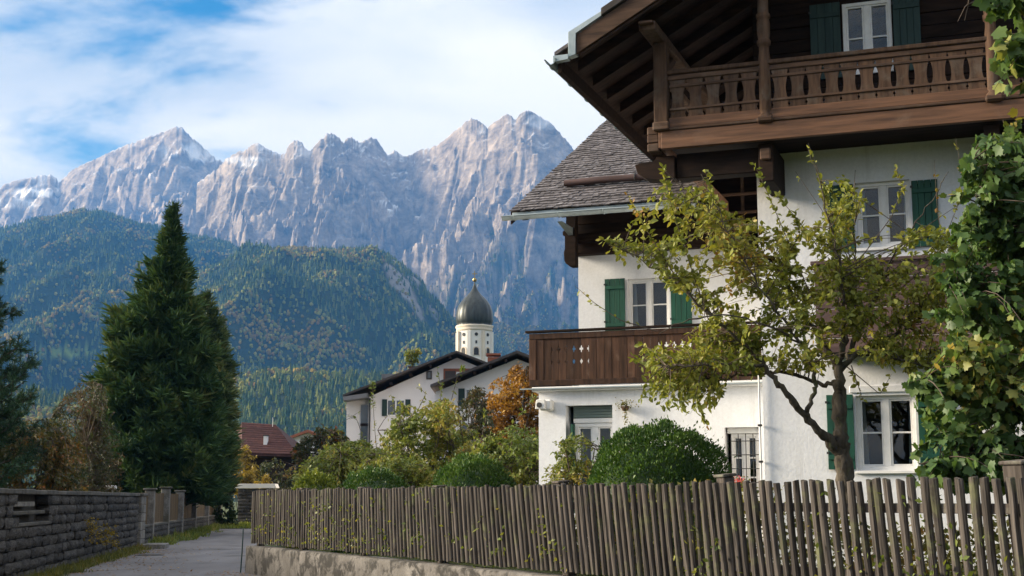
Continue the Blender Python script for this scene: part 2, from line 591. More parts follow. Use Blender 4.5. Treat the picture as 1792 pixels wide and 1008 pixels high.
def smooth1(a, k):
    if k < 2:
        return a
    ker = np.hanning(k * 2 + 1)
    ker /= ker.sum()
    return np.convolve(np.pad(a, k, mode='edge'), ker, mode='valid')


def grid_faces(nr, nc):
    i = np.arange(nr * nc).reshape(nr, nc)
    return np.stack([i[:-1, :-1], i[:-1, 1:], i[1:, 1:], i[1:, :-1]], -1).reshape(-1, 4)


def grid_normals(X, Y, Z):
    P = np.stack([X, Y, Z], -1)
    du = np.gradient(P, axis=1)
    dv = np.gradient(P, axis=0)
    N = np.cross(du, dv)
    N /= np.linalg.norm(N, axis=-1)[..., None] + 1e-9
    return N * np.sign(N[..., 2:3])


def fan(sil, Yr, px0, px1, nc, jag=0.0):
    """columns of constant bearing; ridge height from the skyline at the ridge's own distance"""
    px = np.linspace(px0, px1, nc)
    py = interp(sil, px) + jag * (4.5 * np.abs(pnoise(px / 11.0, px * 0)) + 3.0 * np.abs(pnoise(px / 5.0, px * 0 + 5)) + 1.6 * pnoise(px / 2.4, px * 0 + 9) - 2.0)
    yr = interp(Yr, px)
    k = np.array([at_depth(a, b, 1.0)[0] for a, b in zip(px, py)])
    zr = np.array([at_depth(a, b, c)[2] for a, b, c in zip(px, py, yr)])
    return px, k, yr, zr


def terrain_mat(name, rock1, rock2, forest1, forest2):
    """attributes: snow, forest, scree, meadow"""
    m = new_mat(name)
    t = NT(m)
    tcn = t.n('ShaderNodeTexCoord')
    ob = tcn.outputs['Object']
    mp_ = t.n('ShaderNodeMapping')
    mp_.inputs['Scale'].default_value = (1, 1, 1.3)
    mp_.inputs['Rotation'].default_value = (0.3, 0.6, 0)
    t.l(ob, mp_.inputs[0])
    na = t.noise(mp_.outputs[0], 0.012, 8, 0.65, 0.6)
    nb = t.noise(mp_.outputs[0], 0.06, 6, 0.65)
    rock = t.ramp(na, [(0.32, rock1), (0.66, rock2)])
    rock = t.mixc(1.0, rock, t.ramp(nb, [(0.3, (0.72, 0.72, 0.72)), (0.7, (1.2, 1.2, 1.2))]), 'MULTIPLY')
    fo = t.ramp(t.noise(ob, 0.02, 6, 0.7), [(0.35, forest1), (0.65, forest2)])

    def att(n):
        return t.n('ShaderNodeAttribute', attribute_name=n).outputs['Fac']
    c = t.mixc(att('scree'), rock, (0.30, 0.275, 0.265))
    c = t.mixc(att('forest'), c, fo)
    c = t.mixc(att('meadow'), c, (0.16, 0.22, 0.05))
    c = t.mixc(att('snow'), c, (0.80, 0.81, 0.83))
    p = t.n('ShaderNodeBsdfPrincipled')
    t.l(c, p.inputs['Base Color'])
    p.inputs['Roughness'].default_value = 0.95
    p.inputs['Specular IOR Level'].default_value = 0.05
    b = t.n('ShaderNodeBump')
    b.inputs['Strength'].default_value = 0.9
    b.inputs['Distance'].default_value = 9.0
    t.l(t.math('ADD', na, t.math('MULTIPLY', nb, 0.4)), b.inputs['Height'])
    t.l(b.outputs[0], p.inputs['Normal'])
    o = t.n('ShaderNodeOutputMaterial')
    t.l(p.outputs[0], o.inputs[0])
    return m


MT['mount'] = terrain_mat('mountain_rock', (0.090, 0.077, 0.068), (0.38, 0.315, 0.255), (0.020, 0.036, 0.020), (0.070, 0.062, 0.022))
MT['hill'] = terrain_mat('forest_hill', (0.20, 0.18, 0.165), (0.36, 0.33, 0.30), (0.012, 0.026, 0.016), (0.035, 0.045, 0.018))


def ridged(x, y):
    return 1.0 - np.abs(pnoise(x, y)) * 1.35


def massif(name, sil, Yr, px0, px1, nc, nr, front, z_front, knee_t, knee_g, amp, shear, snowspots, forest_z, label_seed):
    px, k, yr, zr = fan(sil, Yr, px0, px1, nc, 1.0)
    zs = smooth1(zr, int(nc * 0.07))
    zm = smooth1(zr, int(nc * 0.015))
    tt = np.concatenate([np.linspace(0, knee_t, int(nr * 0.34), endpoint=False), np.linspace(knee_t, 1.0, int(nr * 0.60), endpoint=False), np.linspace(1.0, 1.35, nr - int(nr * 0.34) - int(nr * 0.60))])
    T = tt[:, None] * np.ones(nc)[None]
    yf = interp(front, px)
    Y = yf[None] + (yr - yf)[None] * T
    X = k[None] * Y
    tc_ = np.clip(T, 0, 1)
    g = np.where(tc_ < knee_t, knee_g * (tc_ / knee_t) ** 1.15, knee_g + (1 - knee_g) * np.clip((tc_ - knee_t) / (1 - knee_t), 0, 1) ** 0.92)
    w1, w2 = sstep(0.62, 1.0, tc_), sstep(0.90, 1.0, tc_)
    H = zs[None] + (zm - zs)[None] * w1 + (zr - zm)[None] * w2
    H = np.where(tc_ >= 1, zr[None], H)
    Z = z_front + (H - z_front) * g
    back = np.clip(T - 1, 0, 1)
    Z = Z - back * (yr - yf)[None] * 0.9
    # ribs and couloirs carved below the envelope, running down the face with a lean
    s = label_seed * 31.7
    wx = X + 120 * fbm(X / 360 + s, Y / 360 - s, 4) + shear * (Y - yr[None])
    wy = Y + 150 * fbm(X / 330 - s, Y / 330 + 3 * s, 4)
    steep = 0.25 + 0.75 * sstep(knee_t * 0.75, knee_t * 1.15, tc_)
    env = steep * (0.025 + 0.975 * sstep(1.0, 0.80, T) ** 0.8) * sstep(0.0, 0.15, T)
    ph = wx / 250 + 1.0 * fbm(X / 420 - s, Y / 420, 3)
    ph = ph - np.floor(ph)
    carve = (0.52 + 0.30 * fbm(X / 700, Y / 700 + s, 2)) * np.where(ph < 0.58, 1 - ph / 0.58, (ph - 0.58) / 0.42)
    p2 = (wx + 0.9 * (Y - yr[None])) / 115 + 0.9 * fbm(X / 150 - s, Y / 150, 3)
    p2 = p2 - np.floor(p2)
    carve = carve + 0.20 * np.where(p2 < 0.6, 1 - p2 / 0.6, (p2 - 0.6) / 0.4)
    for lam, a, st in ((700, 0.60, 1.8), (260, 0.50, 1.3), (120, 0.30, 1.1), (56, 0.17, 1.0), (26, 0.09, 1.0), (12, 0.045, 1.0)):
        carve = carve + a * (1 - ridged(wx / lam + s, wy / (lam * st) - s))
    Z = Z - amp * carve * env
    # ledges of the tilted strata
    q = Z / 34 + 0.22 * X / 34 + 0.5 * fbm(X / 140, Y / 140 + s, 3)
    Z = Z + 7.0 * env * (np.abs(q - np.floor(q) - 0.5) * 4 - 1)
    Z = Z - back * amp * 0.4 * np.abs(fbm(X / 150, Y / 150, 3))
    ppx, ppy = project(X, Y, Z)
    N = grid_normals(X, Y, Z)
    nn = fbm(X / 60 + s, Y / 60, 4)
    snow = sstep(0.66, 0.84, N[..., 2] + 0.20 * nn) * sstep(0.74, 0.95, Z / zr.max() + 0.12 * nn) * 0.35
    for (sx, sy, rx, ry, st) in snowspots:
        d = np.sqrt(((ppx - sx) / rx) ** 2 + ((ppy - sy) / ry) ** 2)
        snow = np.maximum(snow, st * sstep(1.15, 0.55, d + 0.45 * nn) * sstep(0.30, 0.55, N[..., 2] + 0.1 * nn))
    fz = interp(forest_z, px)[None] + 120 * fbm(X / 300, Y / 300 + s, 4)
    forest = sstep(80, -80, Z - fz) * sstep(0.08, 0.30, N[..., 2] + 0.30 * nn)
    scree = sstep(0.60, 0.80, N[..., 2] + 0.08 * nn) * (1 - forest)
    me = np_mesh(name, np.stack([X, Y, Z], -1), grid_faces(len(tt), nc), {'snow': snow, 'forest': forest, 'scree': scree, 'meadow': snow * 0}, smooth=False)
    o = link(name, me, MT['mount'], None, 'structure')
    o['label'] = name
    return X, Y, Z, forest, ppx, ppy, T


SIL_A = [(-160, 352), (-90, 345), (-40, 338), (0, 330), (8, 320), (20, 314), (45, 311), (60, 308), (75, 305), (92, 303), (98, 308), (103, 318), (112, 310), (122, 299), (150, 284), (172, 275), (196, 262),
         (215, 254), (240, 246), (256, 239), (280, 232), (300, 223), (310, 219.5), (316, 219), (322, 224), (331, 236), (345, 247), (360, 260), (378, 276), (392, 282), (420, 300), (470, 325), (560, 360), (700, 420)]
SIL_B = [(330, 330), (380, 292), (396, 276), (408, 268), (418, 265), (428, 262), (436, 254), (446, 250), (456, 251), (466, 259), (480, 264), (492, 268), (500, 266), (506, 252), (514, 245), (522, 243), (530, 250), (540, 264),
         (548, 258), (556, 246), (565, 240), (573, 232), (580, 231), (590, 238), (602, 247), (608, 240), (615, 237), (622, 241), (630, 248), (638, 243), (648, 238), (656, 239), (664, 248), (672, 262), (680, 271), (686, 265),
         (690, 261), (696, 264), (707, 272), (720, 268), (740, 259), (760, 254), (775, 245), (790, 231), (800, 224), (810, 215), (818, 209), (826, 204), (834, 205), (846, 213), (854, 218), (866, 210), (878, 203), (887, 196), (894, 199),
         (902, 207), (910, 197), (918, 191), (928, 193), (940, 198), (952, 205), (962, 210), (972, 219), (984, 234), (994, 246), (1004, 259), (1030, 292), (1070, 330), (1120, 380), (1220, 430), (1500, 520)]
rows_A = massif('far_mountain', SIL_A, [(-200, 7000), (100, 7000), (320, 6600), (700, 6600)], -160, 690, 480, 260, [(-200, 4300), (700, 4300)], 250, 0.40, 0.42, 300, -0.8,
                [(320, 268, 50, 20, 0.7), (62, 338, 44, 9, 0.8), (25, 356, 60, 10, 0.6), (270, 305, 34, 9, 0.4)], [(-200, 880), (100, 860), (330, 900), (700, 800)], 1.3)
rows_B = massif('mountain', SIL_B, [(300, 5600), (560, 5300), (700, 5500), (900, 5000), (1200, 4800)], 345, 1220, 640, 370, [(300, 3300), (1200, 3100)], 160, 0.45, 0.43, 310, -0.85,
                [(700, 362, 40, 16, 1.0), (745, 358, 20, 8, 0.8), (720, 378, 50, 5, 0.5), (440, 285, 30, 12, 0.5), (410, 280, 20, 7, 0.4), (530, 265, 16, 12, 0.35), (950, 215, 30, 14, 0.4)], [(300, 640), (560, 560), (660, 580), (760, 720), (860, 860), (1200, 880)], 2.7)


def hill(name, sil, Yr, px0, px1, nc, nr, front, z_front, rough, power, seed, meadow=None, cliffs=()):
    px, k, yr, zr = fan(sil, Yr, px0, px1, nc)
    zs = smooth1(zr, int(nc * 0.06))
    tt = np.concatenate([np.linspace(0, 1, int(nr * 0.85), endpoint=False), np.linspace(1, 1.5, nr - int(nr * 0.85))])
    T = tt[:, None] * np.ones(nc)[None]
    yf = interp(front, px)
    Y = yf[None] + (yr - yf)[None] * T
    X = k[None] * Y
    tc_ = np.clip(T, 0, 1)
    H = zs[None] + (zr - zs)[None] * sstep(0.6, 1, tc_)
    Z = z_front + (H - z_front) * (1 - (1 - tc_) ** power)
    back = np.clip(T - 1, 0, 1)
    Z = Z - back * (yr - yf)[None] * 0.8
    s = seed * 13.1
    env = sstep(0, 0.2, T) * (0.15 + 0.85 * sstep(1.0, 0.8, T))
    Z = Z - rough * env * (0.8 * (1 - ridged(X / 420 + s + 0.3 * fbm(X / 300, Y / 300, 2), Y / 700)) + 0.4 * (1 - ridged(X / 170 - s, Y / 260)) + 0.12 * fbm(X / 60, Y / 60, 3))
    ppx, ppy = project(X, Y, Z)
    N = grid_normals(X, Y, Z)
    nn = fbm(X / 50 + s, Y / 50, 4)
    bare = np.zeros_like(Z)
    for (sx, sy, rx, ry, rot, st) in cliffs:
        dx, dy = ppx - sx, ppy - sy
        c, sn = math.cos(rot), math.sin(rot)
        d = np.sqrt(((dx * c + dy * sn) / rx) ** 2 + ((-dx * sn + dy * c) / ry) ** 2)
        bare = np.maximum(bare, st * sstep(1.1, 0.6, d + 0.7 * nn))
    mead = np.zeros_like(Z)
    if meadow:
        for (sx, sy, rx, ry) in meadow:
            d = np.sqrt(((ppx - sx) / rx) ** 2 + ((ppy - sy) / ry) ** 2)
            mead = np.maximum(mead, sstep(1.1, 0.9, d + 0.2 * nn))
    me = np_mesh(name, np.stack([X, Y, Z], -1), grid_faces(len(tt), nc), {'snow': Z * 0, 'forest': 1 - bare, 'scree': Z * 0, 'meadow': mead}, smooth=True)
    link(name, me, MT['hill'], None, 'structure')
    return X, Y, Z, (1 - bare) * (1 - mead), ppx, ppy, T


SIL_C = [(-160, 420), (-60, 402), (0, 392), (50, 379), (100, 368), (140, 361), (180, 363), (215, 373), (245, 386), (300, 398), (350, 412), (400, 428), (440, 446), (475, 462), (520, 480), (600, 510), (720, 570)]
SIL_D = [(240, 600), (290, 540), (330, 492), (360, 474), (400, 452), (430, 438), (450, 437), (480, 432), (510, 427), (560, 422), (610, 424), (655, 432), (690, 446), (715, 466), (735, 494), (750, 514), (775, 538), (800, 565), (830, 602), (870, 640), (930, 680), (1010, 720), (1400, 760)]
SIL_E = [(-160, 668), (0, 672), (100, 690), (200, 684), (300, 672), (400, 660), (450, 652), (500, 645), (550, 650), (600, 654), (650, 654), (700, 672), (760, 700), (900, 716), (1100, 720), (2200, 730)]
rows_C = hill('left_hill', SIL_C, [(-200, 4100), (720, 3900)], -160, 700, 220, 200, [(-200, 1700), (720, 1700)], 60, 170, 1.12, 1.0, meadow=[(118, 617, 52, 7)])
rows_D = hill('middle_hill', SIL_D, [(200, 2700), (560, 2900), (1010, 2500)], 240, 1400, 300, 180, [(200, 1600), (1010, 1600)], 40, 130, 1.5, 2.0, cliffs=[(705, 500, 62, 20, 0.95, 0.8), (760, 545, 40, 9, 0.9, 0.6)])
rows_E = hill('low_hill', SIL_E, [(-200, 1500), (1100, 1500)], -160, 2200, 260, 60, [(-200, 900), (1100, 900)], 0, 12, 1.1, 3.0)

# ---------------------------------------------------------------- far forest (one uncountable mass per hillside)
def tree_proto(name, kind, m):
    bm = bmesh.new()
    if kind == 'spruce':
        r = random.Random(3)
        for (z0, z1, rad) in ((0.06, 0.55, 0.20), (0.34, 0.80, 0.14), (0.62, 1.0, 0.085)):
            n = 7
            top = bm.verts.new((0, 0, z1))
            ring = [bm.verts.new((rad * (0.75 + 0.5 * (i % 2)) * math.cos(i * 2 * math.pi / n), rad * (0.75 + 0.5 * (i % 2)) * math.sin(i * 2 * math.pi / n), z0 + 0.04 * r.random())) for i in range(n)]
            for i in range(n):
                bm.faces.new((ring[i], ring[(i + 1) % n], top))
    else:
        r = random.Random(5)
        bmesh.ops.create_icosphere(bm, subdivisions=2, radius=0.5)
        for v in bm.verts:
            v.co *= 0.72 + 0.5 * r.random()
            v.co.z = v.co.z * 0.95 + 0.5
            v.co.x *= 0.72
            v.co.y *= 0.72
    me = bm_mesh(bm, name)
    me.materials.append(m)
    return bpy.data.objects.new(name, me)


def tree_mat(name, c1, c2, c3):
    m = new_mat(name)
    t = NT(m)
    oi = t.n('ShaderNodeObjectInfo')
    c = t.ramp(oi.outputs['Random'], [(0.0, c1), (0.55, c2), (1.0, c3)])
    d = t.n('ShaderNodeBsdfDiffuse')
    t.l(c, d.inputs[0])
    o = t.n('ShaderNodeOutputMaterial')
    t.l(d.outputs[0], o.inputs[0])
    return m


P_SPR = tree_proto('spruce_proto', 'spruce', tree_mat('far_spruce', (0.026, 0.052, 0.026), (0.066, 0.098, 0.034), (0.15, 0.165, 0.048)))
P_YEL = tree_proto('yellow_proto', 'round', tree_mat('far_yellow', (0.12, 0.11, 0.026), (0.20, 0.155, 0.034), (0.27, 0.19, 0.04)))
P_ORA = tree_proto('orange_proto', 'round', tree_mat('far_orange', (0.10, 0.088, 0.028), (0.15, 0.11, 0.032), (0.20, 0.125, 0.04)))
P_GRE = tree_proto('green_proto', 'round', tree_mat('far_green', (0.075, 0.10, 0.026), (0.16, 0.175, 0.040), (0.25, 0.23, 0.055)))


def scatter(name, pts, scl, proto, label):
    me = bpy.data.meshes.new(name)
    me.vertices.add(len(pts))
    me.vertices.foreach_set('co', np.asarray(pts, np.float32).ravel())
    a = me.attributes.new('size', 'FLOAT', 'POINT')
    a.data.foreach_set('value', np.asarray(scl, np.float32))
    o = link(name, me, None, None, 'stuff')
    o['label'] = label
    o['category'] = 'forest'
    ng = bpy.data.node_groups.new(name, 'GeometryNodeTree')
    ng.interface.new_socket('Geometry', in_out='INPUT', socket_type='NodeSocketGeometry')
    ng.interface.new_socket('Geometry', in_out='OUTPUT', socket_type='NodeSocketGeometry')
    gi, go = ng.nodes.new('NodeGroupInput'), ng.nodes.new('NodeGroupOutput')
    ip = ng.nodes.new('GeometryNodeInstanceOnPoints')
    oi = ng.nodes.new('GeometryNodeObjectInfo')
    oi.inputs['Object'].default_value = proto
    oi.inputs['As Instance'].default_value = True
    na = ng.nodes.new('GeometryNodeInputNamedAttribute')
    na.data_type = 'FLOAT'
    na.inputs['Name'].default_value = 'size'
    rv = ng.nodes.new('FunctionNodeRandomValue')
    rv.data_type = 'FLOAT_VECTOR'
    rv.inputs[0].default_value = (0, 0, 0)
    rv.inputs[1].default_value = (0.06, 0.06, 6.28)
    ng.links.new(gi.outputs[0], ip.inputs['Points'])
    ng.links.new(oi.outputs['Geometry'], ip.inputs['Instance'])
    ng.links.new(na.outputs[0], ip.inputs['Scale'])
    ng.links.new(rv.outputs[0], ip.inputs['Rotation'])
    ng.links.new(ip.outputs[0], go.inputs[0])
    mod = o.modifiers.new('scatter', 'NODES')
    mod.node_group = ng
    return o


def forest(rows, n, tmax, h0, h1, seed, tag_name, autumn, pxlim=None):
    X, Y, Z, fm, ppx, ppy, T = rows
    r = np.random.default_rng(seed)
    nr, nc = X.shape
    ri = r.uniform(0, nr - 1.01, n * 3)
    ci = r.uniform(0, nc - 1.01, n * 3)
    i, j = ri.astype(int), ci.astype(int)
    a, b = ri - i, ci - j

    def S(A):
        return (A[i, j] * (1 - a) + A[i + 1, j] * a) * (1 - b) + (A[i, j + 1] * (1 - a) + A[i + 1, j + 1] * a) * b
    P = np.stack([S(X), S(Y), S(Z)], -1)
    fmm, px_, py_, tt_ = S(fm), S(ppx), S(ppy), S(T)
    ok = (r.uniform(0, 1, len(P)) < fmm) & (tt_ < tmax) & (px_ > -60) & (px_ < 1080)
    P, px_, py_ = P[ok][:n], px_[ok][:n], py_[ok][:n]
    au = autumn(px_, py_) + 0.85 * fbm(P[:, 0] / 130 + seed, P[:, 1] / 130, 4) + r.normal(0, 0.22, len(P))
    h = r.uniform(h0, h1, len(P)) * (0.8 + 0.35 * r.random(len(P)))
    P[:, 2] -= 1.0
    kind = np.where(au > 0.70, 2, np.where(au > 0.52, 1, np.where(au > 0.20, 3, 0)))
    for kk, proto, nm in ((0, P_SPR, 'spruce'), (1, P_ORA, 'orange'), (2, P_YEL, 'yellow'), (3, P_GRE, 'green')):
        mk = kind == kk
        if mk.sum() == 0:
            continue
        yield nm, P[mk], h[mk] * (1.0 if kk == 0 else 0.55), proto


buckets = {}


def au_C(px, py):
    return 0.10 + 0.25 * np.exp(-((py - 540) / 70) ** 2) + 0.10 * np.exp(-((py - 370) / 16) ** 2)


def au_D(px, py):
    return 0.03 + 0.55 * np.exp(-((px - 520) / 75) ** 2 - ((py - 440) / 16) ** 2) + 0.20 * np.exp(-((px - 520) / 160) ** 2 - ((py - 590) / 40) ** 2)


def au_E(px, py):
    return 0.02 + 0.62 * np.exp(-((px - 560) / 130) ** 2 - ((py - 655) / 17) ** 2)


def au_B(px, py):
    return 0.16 + 0.20 * np.exp(-((py - 540) / 60) ** 2)


for rows, n, tmax, h0, h1, sd, au in ((rows_C, 40000, 1.02, 10, 16, 11, au_C), (rows_D, 32000, 1.03, 9, 14, 12, au_D), (rows_E, 9000, 1.04, 7, 11, 13, au_E), (rows_B, 30000, 0.75, 8, 14, 14, au_B), (rows_A, 6000, 0.5, 9, 15, 15, au_C)):
    for nm, P, h, proto in forest(rows, n, tmax, h0, h1, sd, '', au):
        buckets.setdefault(nm, []).append((P, h, proto))
FLAB = {'spruce': 'dark spruce forest covering the hills below the mountains', 'orange': 'rust coloured autumn trees mixed into the hillside forest',
        'yellow': 'yellow autumn trees mixed into the hillside forest', 'green': 'olive green broadleaf trees mixed into the hillside forest'}
for nm, lst in buckets.items():
    scatter('forest_' + nm, np.concatenate([x[0] for x in lst]), np.concatenate([x[1] for x in lst]), lst[0][2], FLAB[nm])

# ---------------------------------------------------------------- ground, lane, garden
gx = np.array([-4900, -2500, -1000, -300, -100, -40, -20, -10, 0, 10, 20, 40, 100, 300, 1000, 2500, 4900.0])
gy = np.array([-3000, -300, -60, -20, 0, 20, 40, 60, 80, 120, 200, 400, 800, 1600, 4000, 9400.0])
GX, GY = np.meshgrid(gx, gy)
ground = link('ground', np_mesh('ground', np.stack([GX, GY, GX * 0 - 0.02], -1), grid_faces(len(gy), len(gx))), MT['grass'], None, 'structure')


def sheet(name, poly, z, m, kind='structure'):
    bm = bmesh.new()
    f = bm.faces.new([bm.verts.new((x, y, z)) for x, y in poly])
    bmesh.ops.triangulate(bm, faces=[f])
    return link(name, bm_mesh(bm, name), m, None, kind)


FA = np.array([-5.66, 30.6])                # far end of the picket fence, on its line
FD = np.array([0.466, -0.885])
FD = FD / np.linalg.norm(FD)
FN = np.array([FD[1], -FD[0]])              # towards the lane
FN = FN if FN[0] < 0 else -FN


def fence_pt(s, n=0.0):
    return FA + FD * s + FN * n


fe = fence_pt(25.0)
road_poly = [(-7.0, -8), (-8.1, 12), (-9.1, 25), (-10.3, 31.4), (-12.5, 46.4), (-15.6, 66), (-17.0, 76), (-13, 77), (2, 74), (4, 60), (1.0, 48), (-2.5, 38), (-5.2, 31.5), tuple(fence_pt(0, 0.1)), tuple(fence_pt(25, 0.1)), (7.5, -8)]
lane = sheet('road', road_poly, 0.004, MT['asphalt'])
verge = sheet('verge', [(-17.2, 77.2), (-13, 77.2), (3, 74.2), (6, 74), (6, 84), (-22, 90)], 0.006, MT['grass'])
gp = [tuple(fence_pt(-0.0, -0.12)), tuple(fence_pt(26, -0.12)), (26, 4), (40, 30), (40, 62), (6, 62), (0, 44)]
garden = sheet('garden_ground', gp, GZ, MT['grass'])

# ================================================================ the house
house = empty('house', H0, -TH)
tag(house, 'white plastered Alpine farmhouse with carved wooden balcony, green shutters and shingled wing', 'house')


def wall_holes(name, u0, u1, z0, z1, v, th, holes, m, parent, back=True):
    """wall slab facing -v with real openings and reveals; holes = (ua, ub, za, zb)"""
    us = sorted({u0, u1, *[h[0] for h in holes], *[h[1] for h in holes]})
    zs = sorted({z0, z1, *[h[2] for h in holes], *[h[3] for h in holes]})
    bm = bmesh.new()

    def hole(a, b, c, d):
        return any(h[0] - 1e-6 <= a and b <= h[1] + 1e-6 and h[2] - 1e-6 <= c and d <= h[3] + 1e-6 for h in holes)
    vd = {}

    def V(u, w, z):
        k = (round(u, 4), round(w, 4), round(z, 4))
        if k not in vd:
            vd[k] = bm.verts.new(k)
        return vd[k]
    nu, nz = len(us) - 1, len(zs) - 1
    solid = [[not hole(us[i], us[i + 1], zs[j], zs[j + 1]) for j in range(nz)] for i in range(nu)]
    for i in range(nu):
        for j in range(nz):
            if not solid[i][j]:
                continue
            a, b, c, d = us[i], us[i + 1], zs[j], zs[j + 1]
            for w in (v, v + th):
                bm.faces.new((V(a, w, c), V(b, w, c), V(b, w, d), V(a, w, d)))
            for (di, dj, p, q) in ((-1, 0, (a, c), (a, d)), (1, 0, (b, c), (b, d)), (0, -1, (a, c), (b, c)), (0, 1, (a, d), (b, d))):
                ii, jj = i + di, j + dj
                if not (0 <= ii < nu and 0 <= jj < nz) or not solid[ii][jj]:
                    bm.faces.new((V(p[0], v, p[1]), V(q[0], v, q[1]), V(q[0], v + th, q[1]), V(p[0], v + th, p[1])))
    return link(name, bm_mesh(bm, name), m, parent)


def window(u0, u1, z0, z1, v, parent, rows=2, cols=2, fw=0.055, recess=0.10, curtain=True, sill=True, m='white_paint', split=0.5, name='window'):
    """casement window: frame, centre post, glazing bars, panes, inner curtain"""
    y0, y1 = v + recess, v + recess + 0.06
    L = [(u0, u0 + fw, y0 - 0.02, y1, z0, z1), (u1 - fw, u1, y0 - 0.02, y1, z0, z1), (u0 + fw, u1 - fw, y0 - 0.02, y1, z1 - fw, z1), (u0 + fw, u1 - fw, y0 - 0.02, y1, z0, z0 + fw * 1.2)]
    um = (u0 + u1) / 2
    if cols == 2:
        L.append((um - fw * 0.85, um + fw * 0.85, y0 - 0.012, y1 - 0.004, z0 + fw * 1.2, z1 - fw))
    cells = []
    ub = [(u0 + fw, um - fw * 0.85), (um + fw * 0.85, u1 - fw)] if cols == 2 else [(u0 + fw, u1 - fw)]
    for (a, b) in ub:
        s = 0.028      # sash
        za, zb = z0 + fw * 1.2, z1 - fw
        L += [(a, a + s, y0, y1 - 0.008, za, zb), (b - s, b, y0, y1 - 0.008, za, zb), (a + s, b - s, y0, y1 - 0.008, za, za + s), (a + s, b - s, y0, y1 - 0.008, zb - s, zb)]
        za, zb = za + s, zb - s
        zz = [za + (zb - za) * k / rows for k in range(rows + 1)]
        for k in range(1, rows):
            L.append((a + s, b - s, y0 + 0.004, y1 - 0.012, zz[k] - 0.013, zz[k] + 0.013))
        for k in range(rows):
            cells.append((a + s, b - s, zz[k], zz[k + 1]))
    if sill:
        L.append((u0 - 0.03, u1 + 0.03, v - 0.05, y0 - 0.022, z0 - 0.045, z0 - 0.003))
    w = boxes(name, L, MT[m], parent, 0.004)
    for (a, b, c, d) in cells:
        box('pane', a, b, y0 + 0.03, y0 + 0.036, c, d, MT['glass'], w, 0)
    if curtain:
        for (a, b, sgn) in ((u0 + 0.02, u0 + (u1 - u0) * 0.17, 1), (u1 - (u1 - u0) * 0.17, u1 - 0.02, -1)):
            n = 26
            xs = np.linspace(a, b, n)
            ys = y1 + 0.12 + 0.025 * np.sin(np.arange(n) * 1.35) + 0.01 * np.sin(np.arange(n) * 0.6)
            vv = np.concatenate([np.stack([xs, ys, np.full(n, z0 + 0.02)], -1), np.stack([xs * 0.7 + 0.3 * (a if sgn > 0 else b), ys, np.full(n, z1 - 0.02)], -1)])
            ff = np.array([[i, i + 1, n + i + 1, n + i] for i in range(n - 1)])
            link('curtain', np_mesh('curtain', vv, ff, smooth=True), MT['curtain'], w)
    return w


def shutter(u0, u1, z0, z1, v, parent, m='shutter', n=4):
    bm = bmesh.new()
    r = random.Random(int(u0 * 100 + z0 * 10))
    w = (u1 - u0) / n
    for i in range(n):
        d = r.uniform(0, 0.004)
        bm_box(bm, u0 + i * w + 0.003, u0 + (i + 1) * w - 0.003, v - 0.045 - d, v - 0.02 - d, z0, z1)
    bm_box(bm, u0 + 0.01, u1 - 0.01, v - 0.0185, v - 0.010, z0 + 0.05, z1 - 0.05)
    s = link('shutter', bm_mesh(bm, 'shutter', 0.003), MT[m], parent)
    h = z1 - z0
    for f in (0.16, 0.84):
        box('batten', u0 + 0.012, u1 - 0.012, v - 0.068, v - 0.050, z0 + h * f - 0.035, z0 + h * f + 0.035, MT[m], s, 0.004)
    for f in (0.16, 0.84):
        box('hinge', u0 - 0.02 if u0 < (u0 + u1) / 2 - 1 else u0 - 0.015, u0 + 0.02, v - 0.060, v - 0.050, z0 + h * f + 0.05, z0 + h * f + 0.085, MT['iron'], s, 0)
    return s


# ---- main block: walls
G = (1.38, 2.24, 1.42, 2.53)
F1 = (1.50, 2.30, 4.76, 5.78)
W2 = (1.40, 2.14, 7.50, 8.66)
RU = 5.6                                     # ridge


def roof_z(u):                               # underside of the main roof's boards
    uu = u if u < RU else 2 * RU - u
    return 7.78 + 0.55 * (uu + 2.22)


wall_holes('wall', 0, 11.2, -0.4, 6.50, 0.0, 0.40, [G, F1], MT['plaster'], house)
box('side_wall', 0.0, 0.38, 0.402, 10.0, -0.4, 8.6, MT['plaster'], house, 0)
box('side_wall', 10.82, 11.2, 0.402, 10.0, -0.4, 8.6, MT['plaster'], house, 0)
box('back_wall', 0.0, 11.2, 10.002, 10.3, -0.4, 8.6, MT['plaster'], house, 0)
for z in (2.95, 6.1):
    box('floor_slab', 0.40, 10.8, 0.41, 9.99, z, z + 0.2, MT['dark_room'], house, 0)
box('inner_wall', 0.40, 10.8, 4.2, 4.35, -0.3, 9.0, MT['dark_room'], house, 0)
# timber storey: backing wall, then each horizontal plank
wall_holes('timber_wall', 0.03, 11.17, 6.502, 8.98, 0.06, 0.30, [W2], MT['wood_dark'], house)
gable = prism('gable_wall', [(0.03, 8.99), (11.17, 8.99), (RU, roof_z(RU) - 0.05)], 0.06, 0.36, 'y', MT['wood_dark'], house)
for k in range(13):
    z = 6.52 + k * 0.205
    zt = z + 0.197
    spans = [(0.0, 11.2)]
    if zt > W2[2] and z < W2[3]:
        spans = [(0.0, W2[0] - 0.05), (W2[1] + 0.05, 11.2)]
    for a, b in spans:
        box('plank', a, b, 0.0 + 0.006 * (k % 3), 0.058, z, zt, MT['wood_dark'], house, 0.008)

